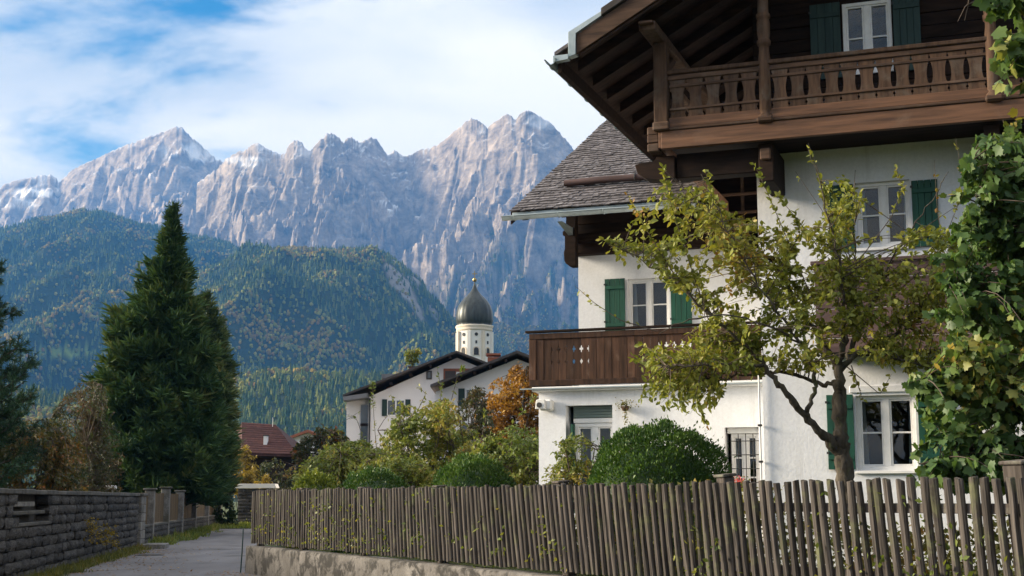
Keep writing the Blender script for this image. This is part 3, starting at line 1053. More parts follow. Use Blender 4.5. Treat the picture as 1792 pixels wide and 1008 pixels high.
window(*G, 0.0, house)
window(*F1, 0.0, house)
window(*W2, 0.03, house, recess=0.02, sill=False, curtain=False)
shutter(0.955, 1.352, 1.44, 2.55, 0.0, house)
shutter(2.272, 2.67, 1.44, 2.55, 0.0, house)
shutter(1.085, 1.472, 4.73, 5.76, 0.0, house)
shutter(2.322, 2.70, 4.73, 5.74, 0.0, house)
shutter(0.905, 1.375, 7.46, 8.68, 0.0, house, 'shutter_grey')
shutter(2.165, 2.57, 7.46, 8.68, 0.0, house, 'shutter_grey')
# plaster band over the ground floor window, and the thin cable on the wall over the first floor window
boxes('plaster_ledge', [(1.30, 2.32, -0.03, -0.002, 2.57, 2.68)], MT['plaster'], house, 0.01)

# ---- first-floor balcony with horizontal boards (behind the apple tree)
fb = box('balcony_floor', 0.95, 11.1, -0.78, -0.002, 3.12, 3.26, MT['wood_dark'], house)
for k in range(6):
    box('plank', 0.95, 11.1, -0.86 - 0.006 * (k % 2), -0.82, 3.10 + k * 0.215, 3.10 + k * 0.215 + 0.207, MT['wood_purple'], fb, 0.008)
box('handrail', 0.90, 11.15, -0.90, -0.76, 4.395, 4.455, MT['wood_purple'], fb, 0.01)
for u in (0.98, 3.2, 5.4, 7.6, 9.8):
    box('post', u, u + 0.1, -0.818, -0.72, 3.262, 4.393, MT['wood_dark'], fb)

# ---- upper balcony
VB = -1.22
ub = box('balcony_floor', -1.18, 11.2, VB + 0.05, -0.004, 6.40, 6.50, MT['wood_dark'], house)
box('fascia', -1.22, 11.2, VB - 0.045, VB + 0.045, 6.25, 6.52, MT['wood_fascia'], ub, 0.008)
box('fascia', -1.26, -1.222, VB - 0.03, 4.0, 6.27, 6.52, MT['wood_fascia'], ub, 0.006)
box('moulding', -1.25, 11.2, VB - 0.065, VB + 0.04, 6.524, 6.572, MT['wood_mid'], ub, 0.012)
box('sill_board', -1.10, 11.2, VB - 0.035, VB + 0.03, 6.576, 6.725, MT['wood_fascia'], ub, 0.008)
hr = box('handrail', -1.12, 11.2, VB - 0.07, VB + 0.07, 7.395, 7.465, MT['wood_midv'], ub, 0.014)
box('handrail', -1.12, 11.2, VB - 0.04, VB + 0.04, 7.312, 7.392, MT['wood_mid'], ub, 0.010)
box('handrail', -1.24, -1.12, VB + 0.1, 4.0, 7.36, 7.46, MT['wood_mid'], ub, 0.010)
box('rail', -1.08, 11.2, VB - 0.035, VB - 0.018, 7.195, 7.238, MT['wood_mid'], ub, 0.006)
box('rail', -1.08, 11.2, VB - 0.038, VB - 0.018, 6.835, 6.872, MT['wood_mid'], ub, 0.006)
# flat-sawn balusters: broad boards with vase-shaped gaps between them
bz0, bz1 = 6.727, 7.310
bh = bz1 - bz0
prof = [(0.0, 0.120), (0.05, 0.120), (0.07, 0.108), (0.11, 0.108), (0.13, 0.120), (0.17, 0.120), (0.20, 0.108), (0.24, 0.112), (0.30, 0.094), (0.40, 0.084), (0.52, 0.082), (0.64, 0.087), (0.76, 0.102), (0.82, 0.116), (0.85, 0.120), (0.88, 0.108), (0.93, 0.112), (0.96, 0.120), (1.0, 0.120)]
poly = [(w, f * bh) for f, w in prof] + [(-w, f * bh) for f, w in prof[::-1]]
bal0 = prism('baluster', poly, -0.016, 0.014, 'y', MT['wood_midv'], ub, 0.0)
bal_pos = []
for a, b in ((-1.09, 0.27), (0.47, 3.47), (3.68, 6.7), (6.9, 9.9)):
    n = max(1, int(round((b - a) / 0.248)))
    bal_pos += [a + (i + 0.5) * (b - a) / n for i in range(n)]
for i, u in enumerate(bal_pos):
    o = bal0 if i == 0 else bal0.copy()
    if i:
        COL.objects.link(o)
    o.location = (u, VB + random.uniform(-0.004, 0.004), bz0)
    o.rotation_euler = (0, random.uniform(-0.006, 0.006), 0)
# corner post and turned posts
box('post', -1.31, -1.10, VB - 0.10, VB + 0.11, 6.56, 7.92, MT['wood_midv'], ub, 0.012)
box('post_foot', -1.33, -1.08, VB - 0.12, VB + 0.13, 6.53, 6.66, MT['wood_mid'], ub, 0.015)


def turned_post(u):
    prof2 = [(6.54, .105), (6.62, .11), (6.66, .075), (6.70, .09), (7.30, .085), (7.42, .095), (7.50, .088), (7.62, .074), (7.70, .078), (7.72, .100), (7.78, .102), (7.80, .080), (7.90, .095), (8.05, .098), (8.12, .086), (8.14, .104), (8.19, .104), (8.21, .082), (8.5, .078), (8.8, .074), (9.35, .074)]
    n = 8
    vv, ff = [], []
    for z, r in prof2:
        for k in range(n):
            a = 2 * math.pi * (k + 0.5) / n
            q = 1.0 / max(abs(math.cos(a)), abs(math.sin(a)))
            q = 1 + (q - 1) * 0.55
            vv.append((u + r * q * math.cos(a), VB + r * q * math.sin(a), z))
    for i in range(len(prof2) - 1):
        for k in range(n):
            ff.append((i * n + k, i * n + (k + 1) % n, (i + 1) * n + (k + 1) % n, (i + 1) * n + k))
    link('post', np_mesh('post', vv, np.array(ff)), MT['wood_midv'], ub)
    box('post_foot', u - 0.125, u + 0.125, VB - 0.125, VB + 0.10, 6.50, 6.60, MT['wood_mid'], ub, 0.03)


for u in (0.37, 3.57, 6.8, 10.0):
    turned_post(u)
# beams carrying the balcony
box('beam', -1.05, 0.40, -0.98, -0.70, 5.84, 6.22, MT['wood_dark'], house, 0.015)
box('beam', 0.22, 0.44, -1.10, -0.004, 5.66, 6.235, MT['wood_dark'], house, 0.012)
box('beam', 0.25, 0.41, -1.15, -1.102, 5.98, 6.16, MT['wood_mid'], house, 0.02)
for u in (3.4, 6.6, 9.8):
    box('beam', u, u + 0.22, -1.1, -0.004, 6.0, 6.235, MT['wood_dark'], house, 0.012)
prism('corbel', [(-1.70, 6.10), (-1.66, 5.96), (-1.52, 5.86), (-1.35, 5.84), (-1.07, 5.84), (-1.07, 6.20), (-1.35, 6.20), (-1.40, 6.12), (-1.55, 6.13)], -1.02, -0.72, 'y', MT['wood_dark'], house, 0.01)
for z in (6.30, 6.44, 6.56):
    box('beam_end', -1.44, -1.262, VB - 0.02, VB + 0.22, z - 0.075, z + 0.055, MT['wood_mid'], house, 0.015)
box('soffit', -1.16, 11.15, VB + 0.06, -0.01, 6.34, 6.395, MT['wood_dark'], house, 0)

# ---- main roof
VF, VK = -2.02, 11.0
th = 0.10
for s in (1, -1):
    pts = [(-2.60, roof_z(-2.60)), (RU, roof_z(RU)), (RU, roof_z(RU) + th), (-2.60, roof_z(-2.60) + th)]
    if s < 0:
        pts = [(2 * RU - a, b) for a, b in pts]
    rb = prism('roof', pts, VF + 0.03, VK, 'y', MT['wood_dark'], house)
    pts2 = [(-2.66, roof_z(-2.66) + th + 0.004), (RU, roof_z(RU) + th + 0.004), (RU, roof_z(RU) + th + 0.09), (-2.66, roof_z(-2.66) + th + 0.06)]
    if s < 0:
        pts2 = [(2 * RU - a, b) for a, b in pts2]
    prism('roofing', pts2, VF - 0.02, VK + 0.05, 'y', MT['shingle'], rb)
    for k in range(13):
        v = VF + 0.42 + k * 0.80
        pts3 = [(-2.42, roof_z(-2.42) - 0.17), (RU, roof_z(RU) - 0.17), (RU, roof_z(RU) - 0.003), (-2.42, roof_z(-2.42) - 0.003)]
        if s < 0:
            pts3 = [(2 * RU - a, b) for a, b in pts3]
        prism('rafter', pts3, v, v + 0.14, 'y', MT['wood_dark'], house)
    # barge board
    z0 = -0.12
    pb = [(-2.30, roof_z(-2.30) + z0), (RU, roof_z(RU) + z0), (RU, roof_z(RU) + z0 + 0.30), (-2.30, roof_z(-2.30) + z0 + 0.30)]
    if s < 0:
        pb = [(2 * RU - a, b) for a, b in pb]
    prism('bargeboard', pb, VF - 0.06, VF + 0.0, 'y', MT['wood_mid'], house, 0.008)
    pb = [(-2.26, roof_z(-2.26) - 0.18), (RU, roof_z(RU) - 0.18), (RU, roof_z(RU) - 0.125), (-2.26, roof_z(-2.26) - 0.125)]
    if s < 0:
        pb = [(2 * RU - a, b) for a, b in pb]
    prism('bargeboard', pb, VF - 0.03, VF + 0.06, 'y', MT['wood_dark'], house, 0.008)
# copper edging on the verge: end plate, step and strip
cz = roof_z(-2.30) + 0.18
prism('flashing', [(-2.42, roof_z(-2.30) - 0.16), (-2.305, roof_z(-2.30) - 0.13), (-2.305, cz + 0.02), (-1.86, cz + 0.02 + 0.55 * 0.445), (-1.86, cz + 0.09 + 0.55 * 0.445), (-2.42, cz + 0.05)], VF - 0.085, VF + 0.06, 'y', MT['copper'], house, 0.004)
prism('flashing', [(-2.66, roof_z(-2.66) - 0.02), (-2.42, roof_z(-2.42) - 0.13), (-2.42, roof_z(-2.42) - 0.05), (-2.66, roof_z(-2.66) + 0.08)], VF - 0.09, VF + 0.02, 'y', MT['copper'], house, 0.004)
prism('roofing', [(-1.90, roof_z(-1.90) + 0.20), (RU, roof_z(RU) + 0.20), (RU, roof_z(RU) + 0.32), (-1.90, roof_z(-1.90) + 0.32)], VF - 0.10, VF + 0.6, 'y', MT['roof_brown'], house, 0.01)


def gutter(name, p0, p1, r, m, parent):
    """half-round gutter with rolled rims and brackets, along p0-p1"""
    p0, p1 = np.array(p0, float), np.array(p1, float)
    d = (p1 - p0) / np.linalg.norm(p1 - p0)
    side = np.cross(d, [0, 0, 1.0])
    up = np.array([0, 0, 1.0])
    n = 12
    ang = np.linspace(math.pi, 2 * math.pi, n)
    prof_o = [side * math.cos(a) * r + up * math.sin(a) * r for a in ang]
    prof_i = [side * math.cos(a) * (r - 0.008) + up * math.sin(a) * (r - 0.008) for a in ang[::-1]]
    loop = prof_o + prof_i
    m_ = len(loop)
    vv = [p0 + q for q in loop] + [p1 + q for q in loop]
    ff = np.array([[i, (i + 1) % m_, m_ + (i + 1) % m_, m_ + i] for i in range(m_)])
    ends = [np.array([[i, i + 1, m_ - 2 - i, m_ - 1 - i] for i in range(n - 1)]) + o for o in (0, m_)]
    g = link(name, np_mesh(name, vv, [ff] + ends, smooth=False), m, parent)
    T = Tubes()
    for sgn in (-1, 1):
        T.add([p0 + side * r * sgn, p1 + side * r * sgn], [0.012, 0.012], 6)
    link('gutter_rim', T.mesh('gutter_rim'), m, g)
    L = np.linalg.norm(p1 - p0)
    for k in range(int(L / 0.9) + 1):
        c = p0 + d * min(L - 0.05, 0.25 + k * 0.9)
        B = Tubes()
        B.add([c + side * math.cos(a) * (r + 0.006) + up * math.sin(a) * (r + 0.006) for a in np.linspace(math.pi, 2 * math.pi, 9)], [0.011] * 9, 4)
        link('gutter_bracket', B.mesh('gutter_bracket'), m, g)
    return g


gutter('gutter', (-2.70, VF - 0.10, 7.56), (-2.70, 10.5, 7.56), 0.085, MT['copper_dark'], house)
prism('fascia_board', [(-2.62, roof_z(-2.62) - 0.19), (-2.56, roof_z(-2.56) - 0.19), (-2.56, roof_z(-2.56) - 0.004), (-2.62, roof_z(-2.62) - 0.004)], VF + 0.04, 10.9, 'y', MT['wood_dark'], house)
# purlin over the corner post with its brace
box('purlin', -1.38, -1.12, VF + 0.12, 10.9, 7.925, roof_z(-1.38) - 0.175, MT['wood_midv'], house, 0.02)
box('purlin', -1.36, -1.14, VF + 0.02, VF + 0.118, 8.0, 8.04, MT['wood_mid'], house, 0.01)
prism('brace', [(VB + 0.11, 7.35), (VB + 0.11, 7.52), (VB + 0.75, 7.92), (VB + 0.95, 7.92)], -1.30, -1.18, 'x', MT['wood_mid'], house, 0.01)
for u in (0.37, 3.57, 6.8):
    box('purlin', u - 0.12, u + 0.12, VF + 0.12, 0.0, 9.352 if u < 1 else 9.36, roof_z(u - 0.12) - 0.172 if roof_z(u - 0.12) - 0.172 > 9.5 else 9.5, MT['wood_dark'], house, 0.015)
# downpipe at the corner of the main block
D = Tubes()
D.add([(-0.045, -0.05, -0.5), (-0.045, -0.05, 3.0)], [0.014, 0.014], 8)
link('downpipe', D.mesh('downpipe'), MT['plastic_white'], house)
for z in (0.6, 1.55, 2.1):
    box('pipe_clip', -0.075, -0.015, -0.085, -0.02, z, z + 0.03, MT['iron'], house, 0)

# ---- wing: ground-floor extension, terrace, set-back upper wall
R1 = (-4.13, -3.24, 0.75, 2.70)
R2 = (-1.20, -0.60, 0.95, 2.25)
wall_holes('wing_wall', -4.65, -0.002, -0.4, 2.96, 3.0, 0.35, [R1, R2], MT['plaster'], house)
box('wing_side', -4.65, -4.32, 3.352, 9.5, -0.4, 2.96, MT['plaster'], house, 0)
W3 = (-3.61, -2.74, 4.33, 5.40)
wall_holes('upper_wall', -4.64, -0.002, 3.06, 5.93, 5.5, 0.35, [W3], MT['plaster'], house)
box('wing_side', -4.64, -4.30, 5.852, 10.0, 2.97, 6.6, MT['plaster'], house, 0)
box('inner_wall', -4.3, -0.01, 8.6, 8.8, -0.3, 6.6, MT['dark_room'], house, 0)
box('floor_slab', -4.3, -0.01, 3.36, 8.59, 2.70, 2.90, MT['dark_room'], house, 0)
window(*W3, 5.5, house)
shutter(-4.07, -3.645, 4.30, 5.42, 5.5, house)
shutter(-2.705, -2.28, 4.30, 5.42, 5.5, house)
# terrace slab with its metal edge
box('terrace_edge', -4.74, -0.01, 2.86, 5.49, 2.963, 3.045, MT['white_paint'], house, 0.01)
boxes('drip_edge', [(-4.95, -0.01, 2.80, 2.858, 3.0, 3.02)], MT['copper'], house, 0)
# terrace parapet: frame and vertical planks, some with sawn-out crosses
VT = 2.90
par = box('handrail', -4.86, -0.01, VT - 0.06, VT + 0.08, 4.055, 4.095, MT['wood_dark'], house, 0.006)
box('rail', -4.79, -0.01, VT - 0.035, VT + 0.02, 3.93, 4.035, MT['wood_darkv'], par, 0.006)
box('rail', -4.79, -0.01, VT - 0.035, VT + 0.02, 3.065, 3.17, MT['wood_darkv'], par, 0.006)
box('rail', -4.80, -4.74, VT + 0.022, 5.40, 3.93, 4.03, MT['wood_darkv'], par, 0.006)
box('rail', -4.80, -4.74, VT + 0.022, 5.40, 3.065, 3.17, MT['wood_darkv'], par, 0.006)
box('post', -4.795, -4.66, VT - 0.03, VT + 0.018, 3.172, 3.928, MT['wood_darkv'], par, 0.006)
npl = 32
for i in range(npl):
    a = -4.655 + i * 0.145
    b = a + 0.141
    cut = 2 <= i <= 6 or 16 <= i <= 20
    z0, z1 = 3.13, 3.975
    if not cut:
        box('plank', a, b, VT - 0.012 + random.uniform(-0.005, 0.005), VT + 0.014, z0, z1, MT['wood_darkv'], par, 0.004)
    else:
        def notch(zc, s=1.0):
            return [(0, zc - 0.07 * s), (0.012, zc - 0.05 * s), (0.012, zc - 0.022), (0.036 * s, zc - 0.018), (0.036 * s, zc + 0.018), (0.012, zc + 0.022), (0.012, zc + 0.05 * s), (0, zc + 0.07 * s)]
        lft = [(0, z0)] + notch(3.50, 0.7) + notch(3.73) + [(0, z1)]
        pl = [(b - x, z) for x, z in lft]
        pr = [(a + x, z) for x, z in lft[::-1]]
        prism('plank', pl + pr, VT - 0.012, VT + 0.014, 'y', MT['wood_darkv'], par)
for i in range(16):
    box('plank', -4.785, -4.762, VT + 0.03 + i * 0.155, VT + 0.18 + i * 0.155, 3.1, 3.98, MT['wood_darkv'], par, 0.003)
# timber storey of the wing under its eave
tw = box('timber_wall', -4.72, -1.95, 5.30, 5.85, 5.935, 6.95, MT['wood_dark'], house, 0.01)
for k in range(5):
    box('plank', -4.715, -1.95, 5.278 - 0.004 * (k % 2), 5.298, 5.95 + k * 0.2, 6.14 + k * 0.2, MT['wood_dark'], tw, 0.006)
box('beam', -4.76, -1.9, 5.20, 5.275, 6.20, 6.34, MT['wood_dark'], tw, 0.012)
prism('corbel', [(-4.80, 5.95), (-4.79, 5.78), (-4.76, 5.72), (-4.66, 5.64), (-4.54, 5.64), (-4.54, 6.95), (-4.74, 6.95), (-4.74, 6.42), (-4.82, 6.38), (-4.82, 6.30), (-4.76, 6.28), (-4.76, 6.02)], 5.02, 5.20, 'y', MT['wood_dark'], house, 0.012)
# dark loggia between wing eave and main block
box('loggia_wall', -1.93, -0.01, 6.6, 6.8, 5.5, 8.4, MT['wood_dark'], house, 0)
box('loggia_floor', -1.93, -0.01, 5.30, 6.59, 5.87, 5.93, MT['wood_dark'], house, 0)
box('loggia_wall', -1.948, -1.932, 5.86, 6.8, 5.6, 8.4, MT['wood_dark'], house, 0)
for z in (6.18, 6.55, 6.92):
    box('loggia_rail', -1.94, -0.012, 5.30, 5.38, z, z + 0.055, MT['wood_mid'], house, 0.008)
box('loggia_post', -1.24, -1.18, 5.385, 5.45, 5.935, 7.6, MT['wood_mid'], house, 0.006)


# wing roof: boards, then each course of split shingles
def wroof_z(v):
    return 6.56 + 0.53 * (v - 3.6)


WR0, WR1 = -5.40, -1.80
wr = prism('wing_roof', [(3.62, wroof_z(3.62) - 0.02), (10.6, wroof_z(10.6) - 0.02), (10.6, wroof_z(10.6) - 0.10), (3.62, wroof_z(3.62) - 0.10)], WR0, WR1, 'x', MT['wood_dark'], house)
sl = math.hypot(1, 0.53)
dv, dz = 1 / sl, 0.53 / sl
nv, nzn = -0.53 / sl, 1 / sl
rr = random.Random(5)
for c in range(42):
    bm = bmesh.new()
    s0 = -0.08 + c * 0.19
    u = WR0 - 0.03 + rr.uniform(-0.1, 0)
    while u < WR1:
        w = rr.uniform(0.08, 0.17)
        a, b = max(u, WR0 - 0.03 + rr.uniform(-0.012, 0.012)), min(u + w - 0.004, WR1)
        u += w
        if b - a < 0.02:
            continue
        sa = s0 + rr.uniform(-0.014, 0.014)
        lift = 0.030 + rr.uniform(-0.006, 0.012)
        P = []
        for (uu, ss, hh) in ((a, sa, lift), (b, sa + rr.uniform(-0.006, 0.006), lift + rr.uniform(-0.005, 0.005)), (b, sa + 0.30, 0.004), (a, sa + 0.30, 0.004), (a, sa, lift - 0.022), (b, sa, lift - 0.022)):
            P.append(bm.verts.new((uu, 3.60 + ss * dv + hh * nv, wroof_z(3.60) + ss * dz + hh * nzn)))
        bm.faces.new((P[0], P[1], P[2], P[3]))
        bm.faces.new((P[4], P[5], P[1], P[0]))
    link('shingle_course', bm_mesh(bm, 'shingle_course'), MT['shingle'], wr)
box('eave_board', WR0 + 0.02, WR1, 3.575, 3.61, wroof_z(3.6) - 0.17, wroof_z(3.6) - 0.035, MT['copper'], house, 0.006)
prism('verge_board', [(3.62, wroof_z(3.62) - 0.27), (10.6, wroof_z(10.6) - 0.27), (10.6, wroof_z(10.6) - 0.02), (3.62, wroof_z(3.62) - 0.02)], WR0 - 0.028, WR0 - 0.002, 'x', MT['wood_dark'], house)
gutter('gutter', (-5.55, 3.50, 6.43), (-1.74, 3.50, 6.43), 0.075, MT['copper'], house)
prism('eave_bracket', [(4.3, 6.44), (5.19, 6.44), (5.19, 6.2), (5.0, 6.3)], -4.70, -4.60, 'x', MT['copper'], house)
for k in range(5):
    prism('rafter', [(3.66, wroof_z(3.66) - 0.22), (5.26, wroof_z(5.26) - 0.22), (5.26, wroof_z(5.26) - 0.104), (3.66, wroof_z(3.66) - 0.104)], -5.2 + k * 0.8, -5.08 + k * 0.8, 'x', MT['wood_dark'], house)
# snow guard log lying in iron hooks
lo, hi = 3.6, 9.0
for _ in range(40):
    mid = (lo + hi) / 2
    if hp(988, 322, mid)[1] > wroof_z(mid) + 0.12:
        lo = mid
    else:
        hi = mid
vl = lo
T = Tubes()
ul = hp(988, 322, vl)[0]
pts = [(ul + t * (WR1 - 0.05 - ul), vl, wroof_z(vl) + 0.13 + 0.012 * math.sin(5 * t)) for t in np.linspace(0, 1, 9)]
T.add(pts, [0.068, 0.072, 0.073, 0.072, 0.070, 0.071, 0.069, 0.068, 0.066], 10)
T.add([pts[0], (pts[0][0] - 0.004, vl, pts[0][2])], [0.068, 0.002], 10)
lg = link('snow_guard', T.mesh('snow_guard'), MT['wood_purple'], house)
for f in (0.52, 0.95):
    H = Tubes()
    cu = ul + f * (WR1 - 0.05 - ul)
    H.add([(cu, vl - 0.10 + 0.1 * math.sin(a), wroof_z(vl) + 0.12 - 0.085 * math.cos(a)) if False else (cu, vl + 0.085 * math.sin(a), wroof_z(vl) + 0.13 + 0.085 * math.cos(a)) for a in np.linspace(-2.4, 2.4, 9)], [0.014] * 9, 5)
    link('hook', H.mesh('hook'), MT['iron'], lg)

# roller-shutter window of the extension
w = window(R1[0] + 0.12, R1[1], R1[2], 2.38, 3.0, house, rows=1, cols=2, fw=0.07, recess=0.2, sill=False)
boxes('shutter_box', [(R1[0] + 0.10, R1[1] - 0.002, 3.16, 3.30, 2.385, 2.47)], MT['white_paint'], house, 0.005)
sb = box('roller_shutter', R1[0] + 0.10, R1[1] - 0.002, 3.16, 3.20, 2.475, 2.696, MT['shutter_metal'], house, 0.004)
for k in range(4):
    box('slat', R1[0] + 0.11, R1[1] - 0.01, 3.146, 3.158, 2.482 + k * 0.053, 2.482 + k * 0.053 + 0.046, MT['shutter_metal'], sb, 0.004)
box('shutter', R1[0] + 0.10, R1[0] + 0.135, 2.99, 3.15, R1[2], 2.36, MT['shutter'], house, 0.004)
# barred window
w = window(R2[0] + 0.08, R2[1] - 0.01, R2[2], 2.14, 3.0, house, rows=3, cols=2, fw=0.05, recess=0.16, sill=True)
boxes('shutter_box', [(R2[0] + 0.03, R2[1] - 0.005, 3.10, 3.24, 2.145, 2.245)], MT['plastic_white'], house, 0.005)
gr = empty('window_grille', (0, 0, 0), 0, house)
for k in range(4):
    T = Tubes()
    uu = R2[0] + 0.10 + k * 0.13
    T.add([(uu, 3.06, R2[2]), (uu, 3.06, 2.14)], [0.008] * 2, 5)
    link('bar', T.mesh('bar'), MT['iron'], gr)
for k in range(5):
    T = Tubes()
    zz = R2[2] + 0.1 + k * 0.24
    T.add([(R2[0] + 0.05, 3.055, zz), (R2[1], 3.055, zz)], [0.008] * 2, 5)
    link('bar', T.mesh('bar'), MT['iron'], gr)

# alarm housing on the extension's corner
HM = Matrix.Translation(Vector(H0)) @ Matrix.Rotation(-TH, 4, 'Z')


def on_house(u, v, z):
    p = HM @ Vector((u, v, z))
    return (p.x, p.y, p.z)


sc = empty('security_camera', on_house(-4.60, 2.995, 2.63), -TH)
tag(sc, 'white boxed security camera on the corner of the terrace wing', 'camera')
box('housing', 0.02, 0.26, -0.20, -0.002, -0.02, 0.18, MT['plastic_white'], sc, 0.03)
prism('hood', [(-0.03, 0.0), (0.16, 0.0), (0.16, 0.17), (0.10, 0.185), (-0.01, 0.17)], -0.27, -0.205, 'y', MT['plastic_white'], sc, 0.01)
T = Tubes()
T.add([(0.055, -0.268, 0.075), (0.055, -0.285, 0.075)], [0.05, 0.05], 12)
T.add([(0.055, -0.285, 0.075), (0.055, -0.286, 0.075)], [0.05, 0.001], 12)
link('lens', T.mesh('lens'), MT['iron'], sc)

# ================================================================ picket fence on its concrete wall
FEY = math.atan2(FD[1], FD[0])
low_wall = empty('low_concrete_wall', (FA[0], FA[1], 0), FEY)
tag(low_wall, 'stained low concrete wall below the weathered picket fence', 'wall')
L = 25.0
nx = 120
xs = np.linspace(-0.10, L, nx)
rngw = np.random.default_rng(4)
zt = 0.60 + 0.012 * pnoise(xs / 1.3, xs * 0)
ring = []
# local x along the fence, +y to the garden side (left of travel), lane side is -y or +y by FN
sgn = 1.0 if (FN[0] * -FD[1] + FN[1] * FD[0]) > 0 else -1.0
for j, (yy, zz) in enumerate(((0.16, -0.05), (0.155, 0.25), (0.15, 0.555), (0.13, 0.59), (-0.10, 0.60), (-0.13, 0.58), (-0.14, -0.05))):
    y_ = sgn * (yy + 0.010 * fbm(xs / 0.5 + j, xs * 0 + j * 3.3, 3))
    z_ = np.where(zz > 0.5, zz - 0.6 + zt, zz)
    ring.append(np.stack([xs, y_, np.broadcast_to(z_, xs.shape)], -1))
V = np.stack(ring, 0)
fc = grid_faces(V.shape[0], nx)
cap = np.array([[i * nx for i in range(7)]])
link('coping', np_mesh('wall', V, [fc, cap, cap + nx - 1]), MT['concrete'], low_wall)

fence = empty('picket_fence', (FA[0], FA[1], 0.60), FEY)
tag(fence, 'weathered grey wooden picket fence standing on a concrete wall', 'fence')


def picket_mesh(r, name):
    bm = bmesh.new()
    w = r.uniform(0.034, 0.042)
    H = 1.135 + r.uniform(-0.022, 0.018)
    ringz = [0.0, 0.25, 0.5, 0.75, 1.0, H - 0.012, H]
    bow = r.uniform(-0.010, 0.010)
    sec = [(-1, -0.012), (1, -0.012), (1.0, 0.016), (0.72, 0.030), (0.1, 0.034), (-0.65, 0.031), (-1.0, 0.014)]
    n = len(sec)
    prev = None
    tilt = r.uniform(-0.012, 0.012)
    for zi, z in enumerate(ringz):
        f = w * (1.0 + r.uniform(-0.07, 0.07)) * (0.88 if zi == len(ringz) - 1 else 1.0)
        cx = bow * math.sin(z / H * math.pi) + r.uniform(-0.002, 0.002)
        vs = [bm.verts.new((cx + f * x, y * (1 + r.uniform(-0.1, 0.1)), z + (tilt * x if zi >= len(ringz) - 2 else 0))) for x, y in sec]
        if prev:
            for k in range(n):
                bm.faces.new((prev[k], prev[(k + 1) % n], vs[(k + 1) % n], vs[k]))
        else:
            bm.faces.new(vs[::-1])
        prev = vs
    bm.faces.new(prev)
    return bm_mesh(bm, name)


def lean(s):
    """the old fence sags outwards over the lane along its nearer half"""
    return float(np.interp(s, [0, 4, 9, 13, 18, 25], [0.0, 0.015, 0.05, 0.105, 0.10, 0.07]))


r = random.Random(11)
pm = [picket_mesh(r, 'picket') for _ in range(12)]
for m_ in pm:
    m_.materials.append(MT['picket'])
s_ = 0.05
while s_ < 24.6:
    o = link('picket', pm[r.randrange(12)], None, fence)
    y_ = sgn * (0.052 + r.uniform(-0.006, 0.006))
    ax = -sgn * (lean(s_) + r.uniform(-0.008, 0.008))
    o.matrix_local = Matrix.Translation((s_, y_, 0.055 + r.uniform(-0.014, 0.014))) @ Matrix.Rotation(ax, 4, 'X') @ Matrix.Rotation(r.uniform(-0.018, 0.018), 4, 'Y') @ Matrix.Rotation(0 if sgn > 0 else math.pi, 4, 'Z')
    s_ += 0.1385 + r.uniform(-0.014, 0.014)
post_s = [(0.15, 1.16), (3.0, 1.19), (6.3, 1.19), (9.6, 1.19), (13.6, 1.22), (17.25, 1.25), (21.35, 1.30), (24.4, 1.30)]
for z in (0.28, 0.92):
    for (sa, _), (sb_, _) in zip(post_s[:-1], post_s[1:]):
        bm = bmesh.new()
        vs = bm_box(bm, sa, sb_, -0.022, 0.032, z - 0.045, z + 0.045)
        for v_ in vs:
            v_.co.y = sgn * (v_.co.y + lean(v_.co.x) * z)
        link('rail', bm_mesh(bm, 'rail', 0.006), MT['post'], fence)
for ps, hgt in post_s:
    wd = 0.075 if ps < 20 else 0.11
    M_ = Matrix.Translation((ps, -sgn * (0.03 + wd), 0)) @ Matrix.Rotation(-sgn * lean(ps), 4, 'X')
    o = box('post', -wd, wd, -wd, wd, 0.0, hgt, MT['post'], fence, 0.012)
    o.matrix_local = M_
    o = box('post_cap', -wd - 0.02, wd + 0.02, -wd - 0.02, wd + 0.02, hgt + 0.002, hgt + 0.035, MT['post'], fence, 0.01)
    o.matrix_local = M_

# small marker stick at the end of the concrete wall
T = Tubes()
p = fence_pt(-0.35, 0.18)
T.add([(0, 0, 0), (0.02, 0, 0.45), (0.03, 0.01, 0.95)], [0.016, 0.015, 0.013], 6)
mk = link('marker_stick', T.mesh('marker_stick'), MT['shutter_grey'])
mk.location = (p[0], p[1], 0)
tag(mk, 'thin green marker stick beside the end of the concrete wall', 'stick')

# ================================================================ stone wall on the left of the lane
WA, WB = np.array([-8.95, 23.0]), np.array([-12.45, 46.2])
WD = (WB - WA) / np.linalg.norm(WB - WA)
WL = float(np.linalg.norm(WB - WA))
WAZ = math.atan2(WD[1], WD[0])
swall = empty('stone_wall', (WA[0], WA[1], 0), WAZ)      # local x up the lane, local -y faces the lane
tag(swall, 'dark rough-hewn stone block wall with flat coping and an open niche', 'wall')
r = random.Random(21)


def stone_mesh(r, name, rough=0.055):
    """unit block 1 x 0.3 x 1 with a pillowed, broken face on -y"""
    n, k = 7, 5
    vv = []
    for j in range(k):
        for i_ in range(n):
            x, z = i_ / (n - 1), j / (k - 1)
            ex = min(x, 1 - x, ) * 4
            ez = min(z, 1 - z) * 3
            e = min(1.0, max(0.0, min(ex, ez)))
            vv.append((x, -0.010 - 0.016 * e - r.uniform(0, rough) * (0.35 + 0.65 * e), z))
    ff = [[j * n + i_, j * n + i_ + 1, (j + 1) * n + i_ + 1, (j + 1) * n + i_] for j in range(k - 1) for i_ in range(n - 1)]
    b = len(vv)
    vv += [(0, 0.25, 0), (1, 0.25, 0), (1, 0.25, 1), (0, 0.25, 1)]
    me = np_mesh(name, vv, [np.array(ff), np.array([[0, b, b + 1, n - 1][::1]]), np.array([[(k - 1) * n, k * n - 1, b + 2, b + 3]]), np.array([[0, (k - 1) * n, b + 3, b]]), np.array([[n - 1, b + 1, b + 2, k * n - 1]])])
    me.materials.append(MT['stone'])
    return me


